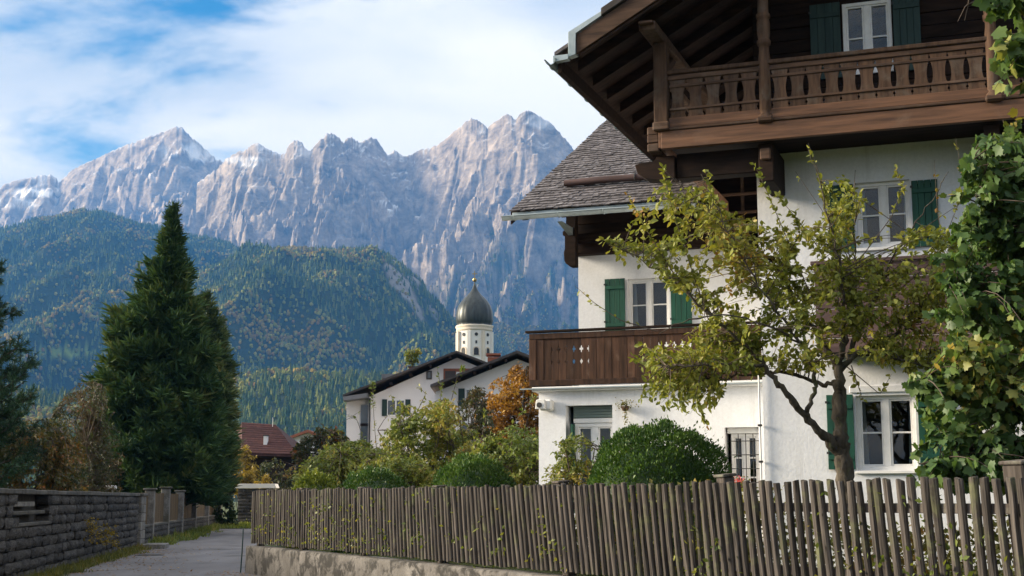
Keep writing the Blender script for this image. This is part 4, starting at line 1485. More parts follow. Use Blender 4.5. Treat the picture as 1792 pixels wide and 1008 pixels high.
sm = [stone_mesh(r, 'stone') for _ in range(14)]
CH = 0.212
NC = 8
# niche: two courses left open near the frame edge
NX0 = 3.05
NX1 = 7.0
NZ0 = 1.17


def in_niche(a, b, c):
    return c in (6, 7) and a > NX0 - 0.1 and b < NX1 + 0.1 or (c == 5 and a > NX0 + 0.1 and b < NX1 + 0.1)


bm = bmesh.new()
bm_box(bm, 0.0, WL, 0.045, 0.34, -0.1, 5 * CH)
bm_box(bm, 0.0, NX0 - 0.3, 0.045, 0.34, 5 * CH + 0.001, NC * CH)
bm_box(bm, NX1 + 0.3, WL, 0.045, 0.34, 5 * CH + 0.001, NC * CH)
bm_box(bm, NX0 - 0.3, NX1 + 0.3, 0.26, 0.34, 5 * CH + 0.001, NC * CH)
link('core', bm_mesh(bm, 'core'), MT['mortar'], swall)
for c in range(NC):
    x = -r.uniform(0, 0.3)
    while x < WL - 0.05:
        w_ = r.choice([r.uniform(0.28, 0.5), r.uniform(0.5, 1.05)])
        a, b = max(x, 0), min(x + w_, WL)
        x += w_
        if b - a < 0.12 or in_niche(a, b, c):
            continue
        o = link('stone', sm[r.randrange(14)], None, swall)
        o.location = (a + 0.006, r.uniform(-0.030, 0.016), c * CH + 0.006 + r.uniform(-0.014, 0.014))
        o.scale = (b - a - 0.014, 1, CH - r.uniform(0.010, 0.028))
        o.rotation_euler = (0, r.uniform(-0.014, 0.014), 0)
# niche slabs
for z, a, b in ((5 * CH + 0.01, NX0, NX1 + 0.2), (6 * CH + 0.03, NX0 + 0.1, NX1 - 0.6)):
    box('niche_slab', a, b, -0.05, 0.25, z, z + 0.075, MT['coping'], swall, 0.015)
box('niche_slab', NX0 + 0.1, NX1 - 1.4, 0.02, 0.25, 7 * CH - 0.03, 7 * CH + 0.07, MT['stone_light'], swall, 0.015)
# coping slabs
x = 0.0
while x < WL:
    w_ = r.uniform(0.9, 1.5)
    b = min(x + w_, WL)
    o = box('coping_slab', 0, b - x - 0.012, -0.075, 0.40, 0, 0.095 + r.uniform(-0.01, 0.012), MT['coping'], swall, 0.014)
    o.location = (x, 0, NC * CH + 0.004)
    o.rotation_euler = (r.uniform(-0.01, 0.01), r.uniform(-0.006, 0.006), 0)
    x += w_

# round iron cover in the lane
mp_c = on_z(262, 972, 0.0)
mh = empty('manhole_cover', (mp_c[0], mp_c[1], 0.006))
tag(mh, 'dark round iron cover set in the lane near the stone wall', 'manhole')
T = Tubes()
T.add([(0, 0, 0), (0, 0, 0.010)], [0.42, 0.42], 28)
T.add([(0, 0, 0.010), (0, 0, 0.0105)], [0.42, 0.36], 28)
link('rim', T.mesh('rim'), MT['iron'], mh)
T = Tubes()
T.add([(0, 0, 0.004), (0, 0, 0.007)], [0.36, 0.001], 28)
link('lid', T.mesh('lid'), MT['iron'], mh)

# gate pillar of large pale blocks at the end of the wall
pil = empty('gate_pillar', (*(WB + WD * 0.75), 0), WAZ)
tag(pil, 'tall pale block pillar at the end of the dark stone wall', 'pillar')
for k in range(6):
    hb = 0.285
    for (a, b) in (((-0.62, 0.05), (0.062, 0.62)) if k % 2 else ((-0.62, -0.12), (-0.108, 0.62))):
        o = box('block', a, b, -0.12, 0.62, k * hb + 0.004, (k + 1) * hb - 0.004, MT['stone_light'], pil, 0.018)
box('capstone', -0.68, 0.68, -0.18, 0.68, 6 * 0.285 + 0.002, 6 * 0.285 + 0.10, MT['coping'], pil, 0.02)
st = box('doorstep', -1.0, 0.55, -0.75, -0.02, -0.02, 0.15, MT['stone_light'], None, 0.02)
st.location = (*(WB + WD * 0.2 + np.array([0.25, 0])), 0)
st.rotation_euler = (0, 0, WAZ)
tag(st, 'pale stone step at the foot of the gate pillar', 'step')

# small white cap-post behind the wall end
wp = empty('white_post', (*(WB - WD * 0.3 + np.array([-1.2, 0.6])), 0), WAZ)
tag(wp, 'short whitish post with a square cap behind the stone wall', 'post')
box('shaft', -0.2, 0.2, -0.2, 0.2, 0, 1.93, MT['stone_light'], wp, 0.02)
box('capstone', -0.30, 0.30, -0.30, 0.30, 1.932, 2.06, MT['tower'], wp, 0.03)

# garden enclosure beyond the pillar: low stone base with concrete posts and slatted panels
WC = np.array([-17.6, 84.0])
ED = (WC - WB) / np.linalg.norm(WC - WB)
EL = float(np.linalg.norm(WC - WB))
EAZ = math.atan2(ED[1], ED[0])
encl = empty('garden_enclosure', (*(WB + WD * 1.5), 0), EAZ)
tag(encl, 'garden enclosure of concrete posts and brown slat panels on a low stone base', 'fence')
EL -= 1.6
bm = bmesh.new()
bm_box(bm, 0, EL, 0.03, 0.3, -0.1, 0.62)
link('core', bm_mesh(bm, 'core'), MT['mortar'], encl)
for c in range(3):
    x = -r.uniform(0, 0.3)
    while x < EL - 0.1:
        w_ = r.uniform(0.5, 0.9)
        a, b = max(x, 0), min(x + w_, EL)
        x += w_
        if b - a < 0.15:
            continue
        o = link('stone', sm[r.randrange(14)], None, encl)
        o.location = (a + 0.005, r.uniform(-0.01, 0.008), c * 0.21 + 0.004)
        o.scale = (b - a - 0.01, 1, 0.20)
x = 0.0
while x < EL:
    b = min(x + 1.6, EL)
    box('coping_slab', x, b - 0.012, -0.06, 0.36, 0.634, 0.72, MT['coping'], encl, 0.014)
    x += 1.6
posts_s = [2.6, 7.6, 13.2, 19.5, 27.0, EL - 0.3]
for k, sx in enumerate(posts_s):
    box('post', sx - 0.17, sx + 0.17, -0.09, 0.25, -0.05, 1.92 + 0.1 * (k % 2), MT['stone_light'], encl, 0.02)
    box('post_cap', sx - 0.23, sx + 0.23, -0.15, 0.31, 1.925 + 0.1 * (k % 2), 2.0 + 0.1 * (k % 2), MT['coping'], encl, 0.02)
for a, b in zip([0.05] + [q + 0.2 for q in posts_s[:-1]], [q - 0.2 for q in posts_s]):
    pn = box('slat_panel', a, b, 0.17, 0.20, 0.80, 0.90, MT['gate_wood'], encl, 0.004)
    box('rail', a, b, 0.17, 0.20, 1.62, 1.72, MT['gate_wood'], pn, 0.004)
    x = a
    step = 0.17 if a < 2 else 0.30
    while x < b - 0.05:
        box('slat', x + 0.006, min(x + step - 0.03, b), 0.13, 0.165, 0.735, 1.83 + r.uniform(-0.01, 0.01), MT['gate_wood'], pn, 0)
        x += step

# wall with pale corner pillar at the bend of the lane
bw = empty('bend_wall', (-17.15, 86.8, 0), math.radians(-4))
tag(bw, 'dark stone wall with white sloped coping across the bend of the lane', 'wall')
for c in range(11):
    x = 0.0
    while x < 1.65:
        w_ = r.uniform(0.35, 0.7)
        b = min(x + w_, 1.72)
        if b - x > 0.12:
            o = link('stone', sm[r.randrange(14)], None, bw)
            o.location = (x + 0.006, r.uniform(-0.02, 0.01), c * 0.205)
            o.scale = (b - x - 0.012, 1, 0.195)
        x += w_
box('core', 0, 1.74, 0.05, 0.5, -0.1, 2.25, MT['mortar'], bw, 0)
for k in range(6):
    box('block', 1.78 + 0.02 * (k % 2), 2.36, -0.06, 0.55, k * 0.38, k * 0.38 + 0.372, MT['stone_light'], bw, 0.02)
prism('coping', [(-0.15, 2.27), (2.46, 2.29), (2.46, 2.34), (2.36, 2.56), (0.1, 2.56), (-0.15, 2.36)], -0.16, 0.66, 'y', MT['tower'], bw, 0.01)

# ================================================================ houses and church beyond
def facade(name, poly, v0, v1, m, parent):
    return prism(name, poly, v0, v1, 'y', m, parent)


def simple_window(u0, u1, z0, z1, v, parent, cols=2, m='white_paint'):
    fw = 0.07
    L = [(u0, u0 + fw, v - 0.05, v - 0.005, z0, z1), (u1 - fw, u1, v - 0.05, v - 0.005, z0, z1), (u0 + fw, u1 - fw, v - 0.05, v - 0.005, z1 - fw, z1), (u0 + fw, u1 - fw, v - 0.05, v - 0.005, z0, z0 + fw)]
    if cols == 2:
        um = (u0 + u1) / 2
        L.append((um - 0.045, um + 0.045, v - 0.045, v - 0.005, z0 + fw, z1 - fw))
    w = boxes('window', L, MT[m], parent, 0)
    box('pane', u0 + fw, u1 - fw, v - 0.025, v - 0.010, z0 + fw, z1 - fw, MT['glass_far'], w, 0)
    return w


MT['glass_far'] = mat('glass_far', (0.05, 0.06, 0.07), (0.10, 0.12, 0.135), (0.8, 0.8, 0.8), 0.08, 0, vary=0.1, spec=0.7)

# white gabled neighbour house: gable to the viewer, dark verges
YN = 80.0


def nb(px, py, Y=YN):
    p = at_depth(px, py, Y)
    return p[0], p[2]


neigh = empty('neighbour_house', (nb(750, 860)[0], YN, 0.0))
tag(neigh, 'white gabled house with dark roof edges below the church tower', 'house')
X0 = neigh.location.x


def P_(px, py):
    x, z = nb(px, py)
    return (x - X0, z)


gab = [P_(645, 860), P_(645, 695), P_(800, 626), P_(852, 648), P_(852, 860)]
facade('wall', [(a, max(b, 0.0) if b > 3 else 0.0) for a, b in gab], 0.0, 12.0, MT['plaster_far'], neigh)
an = [P_(605, 860), P_(605, 702), P_(644.5, 697), P_(644.5, 860)]
facade('wall', [(a, b if b > 3 else 0.0) for a, b in an], 0.4, 11.0, MT['plaster_far'], neigh)


def slab(name, p, q, t, v0, v1, m, parent):
    return prism(name, [p, q, (q[0], q[1] + t), (p[0], p[1] + t)], v0, v1, 'y', m, parent)


apex = P_(800, 620)
slab('roof', P_(603, 696), apex, 0.12, -0.9, 12.5, MT['roof_brown'], neigh)
slab('roof', apex, P_(858, 642), 0.12, -0.9, 12.5, MT['roof_brown'], neigh)
facade('fascia', [P_(604, 703), P_(646, 697.5), P_(646, 690), P_(604, 696)], -0.95, 0.38, MT['roof_grey'], neigh)
for k in range(5):
    a = P_(650 + k * 34, 690 - k * 15.2)
    box('rafter_end', a[0], a[0] + 0.16, -0.88, -0.02, a[1] - 0.02, a[1] + 0.12, MT['wood_dark'], neigh, 0)
a, b = P_(672, 728), P_(712, 699)
simple_window(a[0] + 0.15, b[0] - 0.1, a[1], b[1], 0.0, neigh)
for u in (a[0] - 0.12, b[0] - 0.08):
    box('shutter', u, u + 0.3, -0.06, -0.005, a[1], b[1], MT['shutter_grey'], neigh, 0)
a, b = P_(746, 664), P_(756, 649)
simple_window(a[0], b[0], a[1], b[1], 0.0, neigh, 1, 'roof_brown')
# gable loggia
a, b = P_(776, 666), P_(836, 645)
lg_ = box('loggia', a[0], b[0], -0.04, -0.004, a[1], b[1], MT['brick_red'], neigh, 0)
simple_window(a[0] + 0.75, b[0] - 0.35, a[1] + 0.02, b[1] - 0.2, -0.05, neigh)
box('balcony_shade', a[0] + 0.1, a[0] + 0.7, -0.06, -0.042, a[1] + 0.05, b[1] - 0.15, MT['roof_brown'], lg_, 0)
# stair window strip of the annexe
a, b = P_(629, 805), P_(643, 708)
box('stair_window', a[0], b[0], 0.33, 0.398, a[1], b[1], MT['glass_far'], neigh, 0)
for f in (0.27, 0.62):
    box('spandrel', a[0] - 0.02, b[0] + 0.02, 0.28, 0.328, a[1] + (b[1] - a[1]) * f, a[1] + (b[1] - a[1]) * f + 0.14, MT['wood_dark'], neigh, 0)
T = Tubes()
q = P_(646, 800)
T.add([(q[0], -0.06, 0.0), (q[0], -0.06, P_(646, 697)[1])], [0.05, 0.05], 6)
link('downpipe', T.mesh('downpipe'), MT['iron'], neigh)
# dormer and chimneys behind the ridge line
a, b = P_(663, 668), P_(712, 648)
dm = box('dormer', a[0] + 0.15, b[0], 3.0, 7.0, a[1] - 1.2, b[1] - 0.25, MT['brick_red'], neigh, 0)
box('dormer_roof', a[0] - 0.1, b[0] + 0.3, 2.6, 7.2, b[1] - 0.24, b[1] + 0.02, MT['roof_grey'], dm, 0)
for (c0, c1, t0, yb) in ((708, 728, 634, 3.2), (742, 757, 627, 4.5)):
    a, b = P_(c0, 690), P_(c1, t0)
    ch = box('chimney', a[0], b[0], yb, yb + 0.8, a[1], b[1], MT['brick_red'], neigh, 0)
    box('chimney_cap', a[0] - 0.06, b[0] + 0.06, yb - 0.06, yb + 0.86, b[1] + 0.004, b[1] + 0.08, MT['roof_brown'], ch, 0)

# second white house, nearer, only its left verge showing
YM = 72.0


def Q_(px, py):
    x, z = nb(px, py, YM)
    return (x - XM, z)


XM = nb(860, 860, YM)[0]
n2_ = empty('neighbour_house', (XM, YM, 0))
tag(n2_, 'nearer white house with a long dark sloping verge beside the terrace balcony', 'house')
facade('wall', [(Q_(762, 860)[0], 0), Q_(762, 686), Q_(905, 628), Q_(1060, 690), (Q_(1060, 860)[0], 0)], 0, 7.0, MT['plaster_far'], n2_)
slab('roof', Q_(755, 680), Q_(905, 621), 0.13, -1.0, 7.4, MT['roof_brown'], n2_)
slab('roof', Q_(905, 621), Q_(1065, 684), 0.13, -1.0, 7.4, MT['roof_brown'], n2_)
for (x0, x1, y0, y1) in ((814, 844, 712, 680), (910, 928, 662, 644), (806, 832, 770, 738)):
    a, b = Q_(x0, y0), Q_(x1, y1)
    simple_window(a[0], b[0], a[1], b[1], 0, n2_)
for (x0, x1, y0, y1) in ((802, 813, 712, 680), (900, 909, 662, 644)):
    a, b = Q_(x0, y0), Q_(x1, y1)
    box('shutter', a[0], b[0], -0.06, -0.005, a[1], b[1], MT['brick_red'] if x0 > 850 else MT['shutter_grey'], n2_, 0)
a, b = Q_(852, 665), Q_(873, 618)
ch = box('chimney', a[0], b[0], 2.0, 2.8, a[1], b[1], MT['brick_red'], n2_, 0)
box('chimney_cap', a[0] - 0.08, b[0] + 0.08, 1.92, 2.88, b[1] + 0.1, b[1] + 0.2, MT['brick_red'], ch, 0)
for k in range(5):
    a = Q_(775 + k * 27, 677 - k * 10.6)
    box('rafter_end', a[0], a[0] + 0.14, -0.95, -0.02, a[1] - 0.05, a[1] + 0.1, MT['wood_dark'], n2_, 0)

# house with red roof beyond the bend
YR = 118.0


def R_(px, py):
    p = at_depth(px, py, YR)
    return (p[0] - XR, p[2])


XR = at_depth(465, 830, YR)[0]
rh = empty('red_roof_house', (XR, YR, 0))
tag(rh, 'house with a dark red tiled roof beyond the bend of the lane', 'house')
e0, e1 = R_(425, 797), R_(522, 800)
r0, r1 = R_(405, 738), R_(466, 742)
facade('wall', [(R_(425, 860)[0], 0), (R_(425, 800)[0], R_(425, 800)[1]), (R_(515, 802)[0], R_(515, 802)[1]), (R_(515, 860)[0], 0)], 0.4, 9.0, MT['wood_dark'], rh)
vv = [(e0[0], -0.3, e0[1]), (e1[0], -0.3, e1[1]), (r1[0], 4.5, r1[1]), (r0[0], 4.5, r0[1]), (e1[0] + 0.4, 9.5, e1[1]), (e0[0] - 4, 9.5, e0[1])]
bm = bmesh.new()
vs = [bm.verts.new(p) for p in vv]
bm.faces.new((vs[0], vs[1], vs[2], vs[3]))
bm.faces.new((vs[1], vs[4], vs[2]))
bm.faces.new((vs[2], vs[4], vs[5], vs[3]))
bm.faces.new((vs[0], vs[3], vs[5]))
ext = bmesh.ops.extrude_face_region(bm, geom=list(bm.faces))
for g_ in ext['geom']:
    if isinstance(g_, bmesh.types.BMVert):
        g_.co.z += 0.18
rf = link('roof', bm_mesh(bm, 'roof'), MT['tile_red'], rh)
# tile courses on the visible slope
for k in range(14):
    f0, f1 = k / 14, (k + 1) / 14 + 0.02
    A = [np.array(vv[0]) * (1 - f) + np.array(vv[3]) * f + np.array([0, -0.05, 0.20 + (0.05 if f == f0 else 0)]) for f in (f0, min(1, f1))]
    B = [np.array(vv[1]) * (1 - f) + np.array(vv[2]) * f + np.array([0, -0.05, 0.20 + (0.05 if f == f0 else 0)]) for f in (f0, min(1, f1))]
    low = np.array([0, 0, -0.05])
    link('tile_course', np_mesh('tile_course', [A[0], B[0], B[1], A[1], A[0] + low, B[0] + low], np.array([[0, 1, 2, 3], [4, 5, 1, 0]])), MT['tile_red'], rf)
a, b = R_(457, 782), R_(464, 762)
ch = box('chimney', a[0], b[0], 1.0, 1.6, a[1] - 0.3, b[1], MT['plaster_far'], rh, 0)
box('chimney_cap', a[0] - 0.05, b[0] + 0.05, 0.95, 1.65, b[1] + 0.005, b[1] + 0.10, MT['roof_brown'], ch, 0)
T = Tubes()
q = R_(463, 742)
T.add([(q[0], 4.0, q[1] - 0.5), (q[0], 4.0, R_(463, 726)[1])], [0.03, 0.02], 5)
link('antenna', T.mesh('antenna'), MT['white_paint'], rh)

# second roof further right
XS = at_depth(520, 830, 150)[0]
r2 = empty('orange_roof_house', (XS, 150, 0))
tag(r2, 'small house with an orange tiled gable roof behind the reddish tree', 'house')
a = [at_depth(*p_, 150) for p_ in ((498, 772), (540, 757), (575, 775), (498, 860), (575, 860))]
facade('wall', [(a[3][0] - XS, 0), (a[0][0] - XS, a[0][2]), (a[1][0] - XS, a[1][2]), (a[2][0] - XS, a[2][2]), (a[4][0] - XS, 0)], 0, 8, MT['plaster_far'], r2)
slab('roof', (a[0][0] - XS - 0.4, a[0][2] - 0.15), (a[1][0] - XS, a[1][2]), 0.3, -0.6, 8.5, MT['brick_red'], r2)
slab('roof', (a[1][0] - XS, a[1][2]), (a[2][0] - XS + 0.4, a[2][2] - 0.15), 0.3, -0.6, 8.5, MT['brick_red'], r2)

# church tower with onion dome
YC = 240.0
cpt = at_depth(830, 640, YC)
ct = empty('church_tower', (cpt[0], YC, 0))
tag(ct, 'white octagonal church tower with a dark onion dome', 'church tower')


def czz(py):
    return float(at_depth(830, py, YC)[2])


def cr_(w):
    return w / F * YC * 1.01


def lathe(name, prof_, n, m, parent, flat=True, rot=0.0):
    vv = []
    for rr_, z in prof_:
        for k in range(n):
            a_ = rot + 2 * math.pi * k / n
            vv.append((rr_ * math.cos(a_), rr_ * math.sin(a_), z))
    ff = [[i_ * n + k, i_ * n + (k + 1) % n, (i_ + 1) * n + (k + 1) % n, (i_ + 1) * n + k] for i_ in range(len(prof_) - 1) for k in range(n)]
    return link(name, np_mesh(name, vv, np.array(ff), smooth=not flat), m, parent)


OR = math.radians(22.5) + math.radians(8)
RB = cr_(30) / math.cos(math.radians(22.5)) * 0.97
lathe('shaft', [(RB, 0), (RB, czz(580))], 8, MT['tower'], ct, True, OR)
lathe('cornice', [(RB, czz(581)), (RB * 1.05, czz(580)), (RB * 1.05, czz(577)), (RB * 1.03, czz(576)), (RB * 1.08, czz(574)), (RB * 1.10, czz(571)), (RB * 0.9, czz(570))], 8, MT['tower_trim'], ct, True, OR)
# corner pilasters, windows on each face
for k in range(8):
    a0 = OR + k * math.pi / 4
    px_, py_ = RB * math.cos(a0), RB * math.sin(a0)
    pl = box('pilaster', -0.28, 0.28, -0.28, 0.10, 0.0, czz(582), MT['tower_trim'] if k % 2 == 0 else MT['tower'], ct, 0)
    pl.location = (px_ * 0.985, py_ * 0.985, 0)
    pl.rotation_euler = (0, 0, a0 + math.pi / 2)
    am = a0 + math.pi / 8
    ap = RB * math.cos(math.pi / 8)
    fx = empty('tower_opening', (ap * math.cos(am), ap * math.sin(am), 0), am + math.pi / 2, ct)
    z0, z1 = czz(624), czz(611)
    n = 9
    poly = [(-0.42, z0), (0.42, z0)] + [(0.42 * math.cos(t), z1 - 0.42 + 0.42 * math.sin(t)) for t in np.linspace(0, math.pi, n)]
    prism('arched_opening', poly, -0.10, 0.2, 'y', MT['iron'], fx)
    arch = [(-0.62, z0 - 0.1), (-0.44, z0 - 0.1)] + [(-0.44 * math.cos(t), z1 - 0.42 + 0.44 * math.sin(t)) for t in np.linspace(0, math.pi, n)] + [(0.44, z0 - 0.1), (0.62, z0 - 0.1)] + [(0.62 * math.cos(t), z1 - 0.42 + 0.62 * math.sin(t)) for t in np.linspace(0, math.pi, n)]
    prism('surround', arch, -0.14, 0.1, 'y', MT['tower_trim'], fx)
    prism('round_opening', [(0.30 * math.cos(t), czz(588) + 0.30 * math.sin(t)) for t in np.linspace(0, 2 * math.pi, 12, endpoint=False)], -0.10, 0.2, 'y', MT['iron'], fx)
    box('slit_opening', -0.16, 0.16, -0.10, 0.2, czz(604), czz(599), MT['iron'], fx, 0)
do = [(cr_(30), 570.5), (cr_(29.5), 569), (cr_(31), 566), (cr_(32), 560), (cr_(32), 553), (cr_(31), 545), (cr_(28.5), 537), (cr_(24), 529), (cr_(18), 522), (cr_(12), 516), (cr_(7), 510), (cr_(4), 504.5), (cr_(2), 499), (cr_(0.8), 494), (cr_(0.4), 491)]
# ribbed dome: sixteen seams
n = 48
vv = []
for rr_, py in do:
    for k in range(n):
        a_ = 2 * math.pi * k / n
        w_ = 1.0 + (0.022 if k % 3 == 0 else -0.008)
        vv.append((rr_ * w_ * math.cos(a_), rr_ * w_ * math.sin(a_), czz(py)))
ff = [[i_ * n + k, i_ * n + (k + 1) % n, (i_ + 1) * n + (k + 1) % n, (i_ + 1) * n + k] for i_ in range(len(do) - 1) for k in range(n)]
dome = link('onion_dome', np_mesh('onion_dome', vv, np.array(ff), smooth=True), MT['dome'], ct)
bm = bmesh.new()
bmesh.ops.create_uvsphere(bm, u_segments=12, v_segments=8, radius=0.38)
fin = link('finial_ball', bm_mesh(bm, 'finial_ball'), MT['gold'], dome)
fin.location = (0, 0, czz(490))
boxes('finial_cross', [(-0.07, 0.07, -0.07, 0.07, czz(489.5), czz(474)), (-0.45, -0.071, -0.06, 0.06, czz(480), czz(478.5)), (0.071, 0.45, -0.06, 0.06, czz(480), czz(478.5))], MT['gold'], dome, 0)

# ================================================================ vegetation
def norm(v):
    return v / (np.linalg.norm(v, axis=-1, keepdims=True) + 1e-9)


SIMPLE = (np.array([(0, 0, 0), (-0.5, 0.42, 0.10), (-0.30, 0.80, 0.05), (0, 1.05, -0.06), (0.30, 0.80, 0.05), (0.5, 0.42, 0.10), (0, 0.45, -0.02)], float),
          np.array([(0, 6, 1), (1, 6, 2), (2, 6, 3), (3, 6, 4), (4, 6, 5), (5, 6, 0)]))
DIAM = (np.array([(0, 0, 0), (-0.5, 0.5, 0.08), (0, 1.0, 0), (0.5, 0.5, 0.08)], float), np.array([(0, 3, 2), (0, 2, 1)]))
_m = [(0, 0), (0.20, 0.02), (0.46, 0.06), (0.44, 0.24), (0.66, 0.46), (0.52, 0.54), (0.48, 0.70), (0.26, 0.66), (0, 1.0)]
_ml = [(x, y) for x, y in _m] + [(-x, y) for x, y in _m[-2:0:-1]]
MAPLE = (np.array([(x * 1.05, y, 0.16 * abs(x) - 0.10 * y * y) for x, y in _ml] + [(0, 0.38, -0.03)], float),
         np.array([(i, (i + 1) % len(_ml), len(_ml)) for i in range(len(_ml))]))


def leaf_frames(P, D, rng, up_bias=0.6):
    D = norm(D)
    R = norm(rng.normal(0, 1, P.shape) * (1 - up_bias) + np.array([0, 0, 1.0]) * up_bias)
    S = norm(np.cross(D, R))
    N = np.cross(S, D)
    return S, D, N


def leaves_mesh(name, P, D, size, tint, shape, rng, wr=0.6, up_bias=0.6):
    S, D, N = leaf_frames(P, D, rng, up_bias)
    sv, sf = shape
    V = P[:, None, :] + size[:, None, None] * (sv[None, :, 0:1] * wr * S[:, None, :] + sv[None, :, 1:2] * D[:, None, :] + sv[None, :, 2:3] * N[:, None, :])
    nv = len(sv)
    Fc = (sf[None] + (np.arange(len(P)) * nv)[:, None, None]).reshape(-1, 3)
    return np_mesh(name, V.reshape(-1, 3), Fc, np.repeat(tint, nv))


LEAFDATA = {}


def leaf_objects(parent, P, D, size, tint, shape, key, lm, rng, wr, up_bias):
    """each of these leaves is its own object; alike leaves share mesh data"""
    S, D, N = leaf_frames(P, D, rng, up_bias)
    for k in range(len(P)):
        q = int(np.clip(tint[k], 0, 0.999) * 6)
        kk = (key, q)
        if kk not in LEAFDATA:
            v = shape[0] * np.array([wr, 1, 1])
            me = np_mesh('leaf', v, shape[1], np.full(len(v), (q + 0.5) / 6))
            me.materials.append(lm)
            LEAFDATA[kk] = me
        o = bpy.data.objects.new('leaf', LEAFDATA[kk])
        COL.objects.link(o)
        o.parent = parent
        M = Matrix((S[k], D[k], N[k])).transposed().to_4x4()
        M.translation = P[k]
        o.matrix_local = M @ Matrix.Scale(float(size[k]), 4)


def in_poly(poly, x, y):
    poly = np.array(poly, float)
    ins = np.zeros(len(x), bool)
    j = len(poly) - 1
    for i in range(len(poly)):
        xi, yi, xj, yj = *poly[i], *poly[j]
        c = ((yi > y) != (yj > y)) & (x < (xj - xi) * (y - yi) / (yj - yi + 1e-12) + xi)
        ins ^= c
        j = i
    return ins


def sample_poly(poly, n, rng, clump=0.0, seed=0.0):
    p = np.array(poly, float)
    out_ = np.zeros((0, 2))
    while len(out_) < n:
        x = rng.uniform(p[:, 0].min(), p[:, 0].max(), n * 4)
        y = rng.uniform(p[:, 1].min(), p[:, 1].max(), n * 4)
        ok = in_poly(poly, x, y)
        if clump:
            ok &= (fbm(x / clump + seed, y / clump, 2) + rng.uniform(-0.35, 0.35, len(x))) > -0.22
        out_ = np.concatenate([out_, np.stack([x[ok], y[ok]], -1)])
    return out_[:n]


def px_to_world(xy, Y):
    d = np.stack([(xy[:, 0] - CX) / F, math.cos(PITCH) + (xy[:, 1] - CY) / F * math.sin(PITCH), math.sin(PITCH) - (xy[:, 1] - CY) / F * math.cos(PITCH)], -1)
    return ORI + d * (Y / d[:, 1])[:, None]


